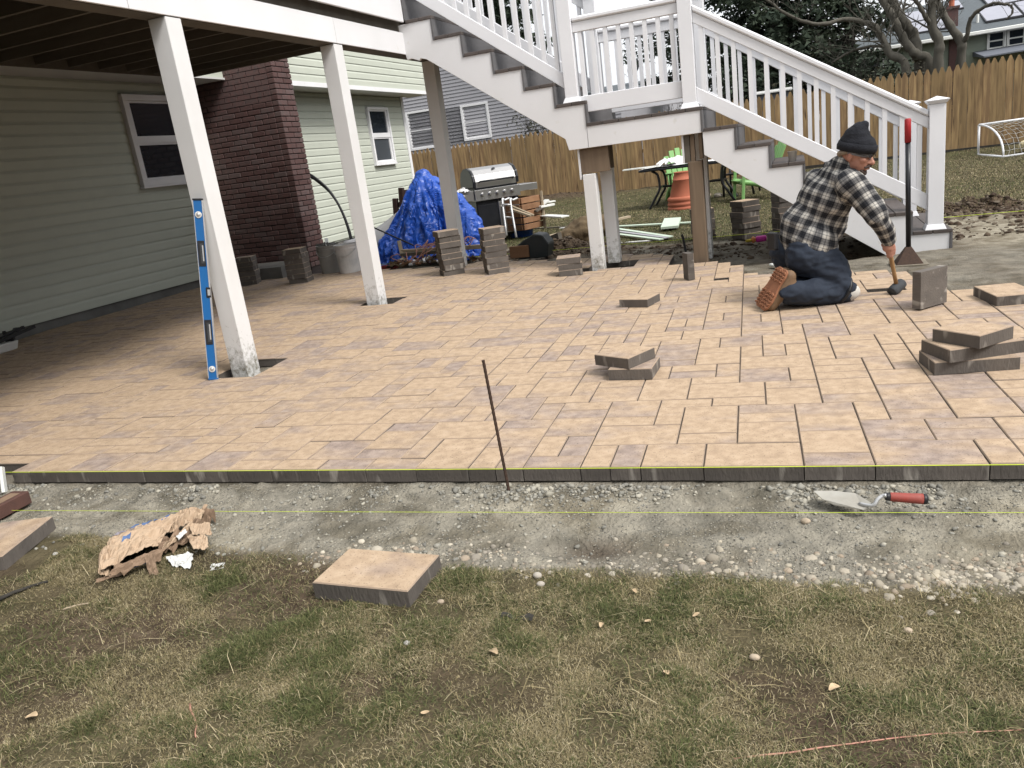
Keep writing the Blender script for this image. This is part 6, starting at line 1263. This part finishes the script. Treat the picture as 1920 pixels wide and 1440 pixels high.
# left hand resting open on the thigh
limb(bd, [wrL, hdL+Vector((0, 0, .05))], [.029, .03]); 
for k in range(4): 
    q2 = hdL+RD*(.024-.018*k)+Vector((0, 0, .045)); limb(bd, [q2, q2+FD*.035+Vector((0, 0, -.012)), q2+FD*.060+Vector((0, 0, -.035)), q2+FD*.070+Vector((0, 0, -.06))], [.014, .0098, .009, .0078], 8)
limb(bd, [hdL+RD*.03+Vector((0, 0, .055)), hdL+RD*.05+FD*.03+Vector((0, 0, .035)), hdL+RD*.055+FD*.055+Vector((0, 0, .02))], [.0145, .0115, .009], 8)
me = blob('body', bd, .0056, 2); me.materials.append(M['skin']); link('body', me, man)
# jeans
jn = MB(); limb(jn, [hipR+Vector((0, 0, .02)), hipL+Vector((0, 0, .02))], [.135, .135]); limb(jn, [pel+Vector((0, 0, .05)), pel+Vector((0, 0, .14))+FD*.03], [.155, .15])
for h, k, a in ((hipR, knR, anR), (hipL, knL, anL)):
    limb(jn, [h+Vector((-.02, 0, -.01)), h.lerp(k, .5)+Vector((0, 0, .01)), k+Vector((-.015, 0, .012))], [.152, .118, .086]); limb(jn, [k+Vector((-.02, 0, .005)), k.lerp(a, .45), a+FD*.01+Vector((0, 0, .0))], [.080, .086, .068])
    jn.sphere(h-FD*.06+Vector((0, 0, -.02)), .135)
me = blob('jeans', jn, .011, 5); c = mesh_co(me); n3_ = mesh_no(me); f = fbm(c[:, 0]*7+c[:, 2]*5, c[:, 1]*7, c[:, 2]*14, s=12, o=3); f4 = fbm(c[:, 0]*16+c[:, 2]*9, c[:, 1]*16, c[:, 2]*26, s=16, o=2); c += n3_*(.014*f+.008*(1-np.abs(f)*3)+.006*(1-np.abs(f4)*3))[:, None]; c[:, 2] = np.maximum(c[:, 2], .003); set_co(me, c); me.materials.append(M['denim']); jo = link('jeans', me, man)
# shirt with plaid laid out along the torso and the sleeves
sh_ = MB(); up_ = (nkb-pel).normalized()
limb(sh_, [hipR+Vector((0, 0, .055))+RD*.01, hipL+Vector((0, 0, .055))], [.143, .143]); limb(sh_, [pel+Vector((0, 0, .07))-FD*.01, pel+Vector((0, 0, .16)), belly+Vector((0, 0, .02)), chest], [.158, .160, .165, .165]); limb(sh_, [chest+RD*.05, chest-RD*.06], [.150, .150]); limb(sh_, [shR-FD*.02, shL-FD*.02], [.098, .098]); limb(sh_, [chest, nkb-Vector((0, 0, .03))-FD*.02], [.16, .09])
limb(sh_, [nkb-Vector((0, 0, .045))+FD*.0, nkb+Vector((0, 0, .02))+FD*.02, H(-.055, 0, -.085)], [.125, .088, .072]); limb(sh_, [nkb-Vector((0, 0, .02)), shR+Vector((0, 0, .005))], [.09, .085]); limb(sh_, [nkb-Vector((0, 0, .02)), shL+Vector((0, 0, .005))], [.09, .08])
limb(sh_, [pel+FD*.10+Vector((0, 0, .12)), pel+FD*.17+RD*.02+Vector((0, 0, -.02))], [.10, .055]); limb(sh_, [belly+FD*.05, pel+FD*.10+Vector((0, 0, .05))], [.13, .12])
limb(sh_, [shR, shR.lerp(elR, .5)+Vector((.005, 0, 0)), elR, elR.lerp(wrR, .55), wrR-(wrR-elR).normalized()*.02], [.088, .080, .070, .060, .047]); limb(sh_, [shL, elL, wrL], [.086, .068, .046])
me = blob('shirt', sh_, .009, 5); c = mesh_co(me); n3_ = mesh_no(me)
segs = [(pel, nkb, 'b'), (shR, elR, 'u'), (elR, wrR, 'f'), (shL, elL, 'u'), (elL, wrL, 'f')]; D = []
for a, b, k in segs:
    a_, d_ = np.array(a), np.array(b-a); t = np.clip(((c-a_)@d_)/(d_@d_), 0 if k != 'b' else -.5, 1); D.append(np.linalg.norm(c-a_-t[:, None]*d_, axis=1)-(.085 if k == 'b' else 0))
own = np.argmin(np.array(D), 0); UVp = np.zeros((len(c), 2))
for i, (a, b, k) in enumerate(segs):
    mk = own == i; d_ = (b-a).normalized(); e1 = (RD-d_*RD.dot(d_)).normalized() if k == 'b' else (FD-d_*FD.dot(d_)).normalized(); e2 = d_.cross(e1); r_ = c[mk]-np.array(a)
    ang = np.arctan2(r_@np.array(e2), r_@np.array(e1)); UVp[mk, 0] = ang*(.165 if k == 'b' else .07); UVp[mk, 1] = r_@np.array(d_)
f = fbm(c[:, 0]*9, c[:, 1]*9, c[:, 2]*16, s=15, o=3); f2_ = fbm(c[:, 0]*5+c[:, 2]*4, c[:, 1]*5, c[:, 2]*6, s=18, o=2); arm = (own == 2) | (own == 1); c += n3_*(.008*f+.010*(1-np.abs(f2_)*3)*np.where(arm, .9, .75))[:, None]; set_co(me, c)
at_ = me.attributes.new('plaid', 'FLOAT_VECTOR', 'POINT'); at_.data.foreach_set('vector', np.c_[UVp, np.zeros(len(c))].astype(np.float32).ravel())
m = bpy.data.materials.new('plaid_flannel'); m.use_nodes = True; n_, l_ = m.node_tree.nodes, m.node_tree.links; b_ = n_['Principled BSDF']; b_.inputs['Roughness'].default_value = .95; b_.inputs['Specular IOR Level'].default_value = .1
at = n_.new('ShaderNodeAttribute'); at.attribute_name = 'plaid'; spx = n_.new('ShaderNodeSeparateXYZ'); l_.new(at.outputs['Vector'], spx.inputs[0])
def mth(op, a, b2=None):
    k = n_.new('ShaderNodeMath'); k.operation = op
    for i, v in enumerate((a, b2)):
        if v is None: continue
        if hasattr(v, 'links'): l_.new(v, k.inputs[i])
        else: k.inputs[i].default_value = v
    return k.outputs[0]
def band(s):
    fr_ = mth('FRACT', mth('ADD', mth('MULTIPLY', s, 1/.078), 50.0)); r = n_.new('ShaderNodeValToRGB'); r.color_ramp.interpolation = 'CONSTANT'; l_.new(fr_, r.inputs[0]); e = r.color_ramp.elements; e[0].position = 0; e[0].color = (.0, .0, .0, 1); e[1].position = .10; e[1].color = (.26, .26, .26, 1)
    for p, v in ((.145, .0), (.33, .26), (.375, .0), (.48, .80), (.56, 1.0), (.69, .55), (.75, 1.0), (.90, .62)): k = e.new(p); k.color = (v, v, v, 1)
    return r.outputs[0]
av = mth('MULTIPLY', mth('ADD', band(spx.outputs[0]), band(spx.outputs[1])), .5); r = n_.new('ShaderNodeValToRGB'); l_.new(av, r.inputs[0]); e = r.color_ramp.elements; e[0].color = (.020, .021, .025, 1); e[1].position = 1; e[1].color = (.50, .475, .425, 1)
k = e.new(.15); k.color = (.03, .031, .034, 1); k = e.new(.48); k.color = (.12, .117, .116, 1); k = e.new(.75); k.color = (.26, .25, .235, 1); l_.new(r.outputs[0], b_.inputs['Base Color'])
nb = n_.new('ShaderNodeTexNoise'); nb.inputs['Scale'].default_value = 34; tcn = n_.new('ShaderNodeTexCoord'); l_.new(tcn.outputs['Object'], nb.inputs['Vector']); bp = n_.new('ShaderNodeBump'); bp.inputs['Strength'].default_value = .5; bp.inputs['Distance'].default_value = .012; l_.new(nb.outputs['Fac'], bp.inputs['Height']); l_.new(bp.outputs[0], b_.inputs['Normal'])
me.materials.append(m); so = link('shirt', me, man)
cl = MB()                    # collar
ring = [(nkb+Vector((0, 0, .045))+FD*(.022+.076*math.cos(t))+RD*.078*math.sin(t), math.cos(t)) for t in np.linspace(.5, 2*math.pi-.5, 18)]
g3 = [[tuple(p+Vector((0, 0, .030))-FD*.0), tuple(p+Vector((0, 0, .034))+(p-nkb)*.16), tuple(p+(p-nkb)*.42-Vector((0, 0, .014)))] for p, _ in ring]; o = cl.sheet(g3).build('collar', m, so, smooth=True); s_ = o.modifiers.new('t', 'SOLIDIFY'); s_.thickness = .006
me_ = o.data; cc = mesh_co(me_); a_ = me_.attributes.new('plaid', 'FLOAT_VECTOR', 'POINT'); a_.data.foreach_set('vector', (cc*np.array([1, 1, 1.3])).astype(np.float32).ravel())
# knit hat
ht = MB(); ht.sphere(H(-.012, 0, .055), (.116, .094, .085), 20, 14, 0, HM); limb(ht, [H(-.03, 0, .09), H(-.030, 0, .135), H(-.012, 0, .178)], [.085, .060, .030]); me = blob('knit_hat', ht, .007, 4)
c = mesh_co(me); n3_ = mesh_no(me); keep_ = (c-np.array(Hc))@np.array(hu); c += n3_*(.006*fbm(c[:, 0]*20, c[:, 1]*20, c[:, 2]*20, s=3, o=3))[:, None]; low = keep_ < .030; c[low] += np.outer(.030-keep_[low], np.array(hu)); set_co(me, c); me.materials.append(M['knit']); hat = link('knit_hat', me, man)
g3 = []; 
for t in np.linspace(0, 2*math.pi, 33):
    e = Vector((math.cos(t), math.sin(t), 0)); dz_ = -.022*math.cos(t)*0 + .010*math.cos(t); g3.append([tuple(H(-.012+e.x*r1, e.y*r2, z+dz_)) for r1, r2, z in ((.108, .086, .018), (.118, .096, .016), (.124, .102, .040), (.120, .098, .068), (.104, .084, .070))])
MB().sheet(g3).build('cuff', 'knit', hat, smooth=True)
g3 = [[tuple(H(-.012+math.cos(t)*(.106+.002*k), math.sin(t)*(.085+.002*k), .002+.012*k)) for k in range(3)] for t in np.linspace(-1.9, 1.9, 22)]; MB().sheet(g3).build('hat_band', mat('grey_band', (.20, .20, .21), (.12, .12, .13), .9, 40), hat, smooth=True)
# hair, moustache, glasses, eyes
hm = MB(); limb(hm, [H(-.085, -.055, -.012), H(-.050, -.074, .004), H(-.028, -.078, .010)], [.018, .014, .008]); limb(hm, [H(-.085, .055, -.012), H(-.050, .074, .004), H(-.028, .078, .010)], [.018, .014, .008]); limb(hm, [H(-.085, -.05, -.015), H(-.098, 0, -.02), H(-.085, .05, -.015)], [.02, .02, .02]); me = blob('hair', hm, .005, 2); me.materials.append(M['hair']); link('hair', me, man)
ms = MB(); limb(ms, [H(.088, -.030, -.060), H(.104, -.008, -.048), H(.104, .008, -.048), H(.088, .030, -.060)], [.007, .011, .011, .007]); limb(ms, [H(.074, -.034, -.085), H(.088, 0, -.098), H(.074, .034, -.085)], [.010, .014, .010]); me = blob('moustache', ms, .004, 1); me.materials.append(M['stubble']); link('moustache', me, man)
gs = thing('glasses', None, None) if 0 else None
gm = MB()
for s in (-1, 1):
    gm.tube([H(.098, .034*s+.022*math.cos(t), .010+.017*math.sin(t)) for t in np.linspace(0, 2*math.pi, 15)], .0022, 5, cap=False); gm.tube([H(.096, .056*s, .014), H(.05, .080*s, .016), H(-.01, .083*s, .012)], .002, 5)
gm.tube([H(.099, -.012, .013), H(.099, .012, .013)], .0022, 5); gm.build('glasses', 'black_plastic', man)
for s in (-1, 1): MB().sphere(H(.080, .033*s, .010), (.010, .013, .009), 10, 8, 0, HM).build('eye', M.setdefault('eye', mat('eye', (.35, .33, .31), (.1, .08, .07), .2, 60)), man, smooth=True)
# boots: sole faces the camera side, lugs in rows
def boot(an, to, nm):
    ax2 = Vector((.50, .10, .80)).normalized(); out = Vector((-.80, -.55, .0)); out = (out-ax2*out.dot(ax2)).normalized(); wd = ax2.cross(out).normalized(); b0_ = to-Vector((0, 0, .0))+out*.0; b0_.z = .012
    u = MB(); inn = -out
    limb(u, [b0_+ax2*.05+inn*.035, b0_+ax2*.13+inn*.045, b0_+ax2*.22+inn*.055, b0_+ax2*.265+inn*.045], [.042, .050, .055, .046]); limb(u, [b0_+ax2*.23+inn*.06, an+FD*.03+Vector((0, 0, .01))], [.054, .058])
    me = blob('boot', u, .008, 3); c = mesh_co(me); c[:, 2] = np.maximum(c[:, 2], .002); set_co(me, c); me.materials.append(M['leather']); bo = link('boot', me, man)
    def outline(w_f, w_h, n=9):
        pr = [(0.0, .018), (.02, .040), (.07, .050), (.12, .047), (.16, .036), (.20, .034), (.25, .038), (.285, .030), (.298, .012)]; return [b0_+ax2*a+wd*b for a, b in pr]+[b0_+ax2*a-wd*b for a, b in reversed(pr)]
    MB().prism(outline(1, 1), out*.016).build('sole', 'sole', bo, .003)
    lg = MB()
    for r, y in enumerate((.022, .045, .068, .091, .114, .205, .226, .247, .268)):
        w = .040 if y < .12 else .030
        for s in (-1, 1):
            MB; lg.beam(b0_+ax2*y+wd*(s*w)+out*.0205, b0_+ax2*(y+.012)+wd*(s*.012)+out*.0205, .010, .009, 0, tuple(out))
        lg.beam(b0_+ax2*(y+.006)-wd*.006+out*.0205, b0_+ax2*(y+.006)+wd*.006+out*.0205, .010, .009, 0, tuple(out))
    lg.build('lugs', 'sole', bo)['kind'] = 'stuff'
boot(anR, toR, 'boot'); boot(anL+Vector((0, 0, .0)), toL, 'boot')
# knee pad, phone case on the belt
kp = MB(); kp.sphere(knR+FD*.028+RD*.035+Vector((0, 0, -.012)), (.062, .040, .052), 16, 12, 0, Matrix((FD, -RD, Vector((0, 0, 1)))).transposed()); me = blob('knee_pad', kp, .006, 2); c = mesh_co(me); c[:, 2] = np.maximum(c[:, 2], .002); set_co(me, c); me.materials.append(M['pad']); link('knee_pad', me, man)
st_ = MB(); c0 = knR+Vector((-.02, 0, .0)); ringp = [c0+RD*(.093*math.cos(t))+Vector((0, 0, .010))+(FD*.45+Vector((0, 0, .9))).normalized()*.093*math.sin(t) for t in np.linspace(0, 2*math.pi, 22)]; st_.tube([Vector((p.x, p.y, max(p.z, .012))) for p in ringp], .012, 6, cap=False).build('knee_strap', 'black_plastic', man, smooth=True)
pc = aty(1449, 452, 5.62); MB().obox(pc, (.04, .075, .12), Matrix((RD*.3-FD*.95, RD*.95+FD*.3, Vector((0, 0, 1)))).transposed()).build('belt_pouch', 'black_plastic', man, .008)
# mallet
ml = thing('mallet', 'black rubber mallet with wooden handle held by the kneeling man', 'mallet', hb)
MB().tube([hb+hdl*.01, hb+hdl*.10, hb+hdl*.24, hb+hdl*.335], [.0135, .0125, .0145, .0165], 14).build('handle', 'handle_wood', ml, smooth=True)
hx = Vector((.62, .72, .12)); hx = (hx-hdl*hx.dot(hdl)).normalized(); c0 = hb-hdl*.018
MB().tube([c0-hx*.060, c0-hx*.058, c0-hx*.054, c0-hx*.035, c0+hx*.035, c0+hx*.054, c0+hx*.058, c0+hx*.060], [.0, .030, .0345, .037, .037, .0345, .030, .0], 22, cap=False).build('head', 'rubber', ml, smooth=True)
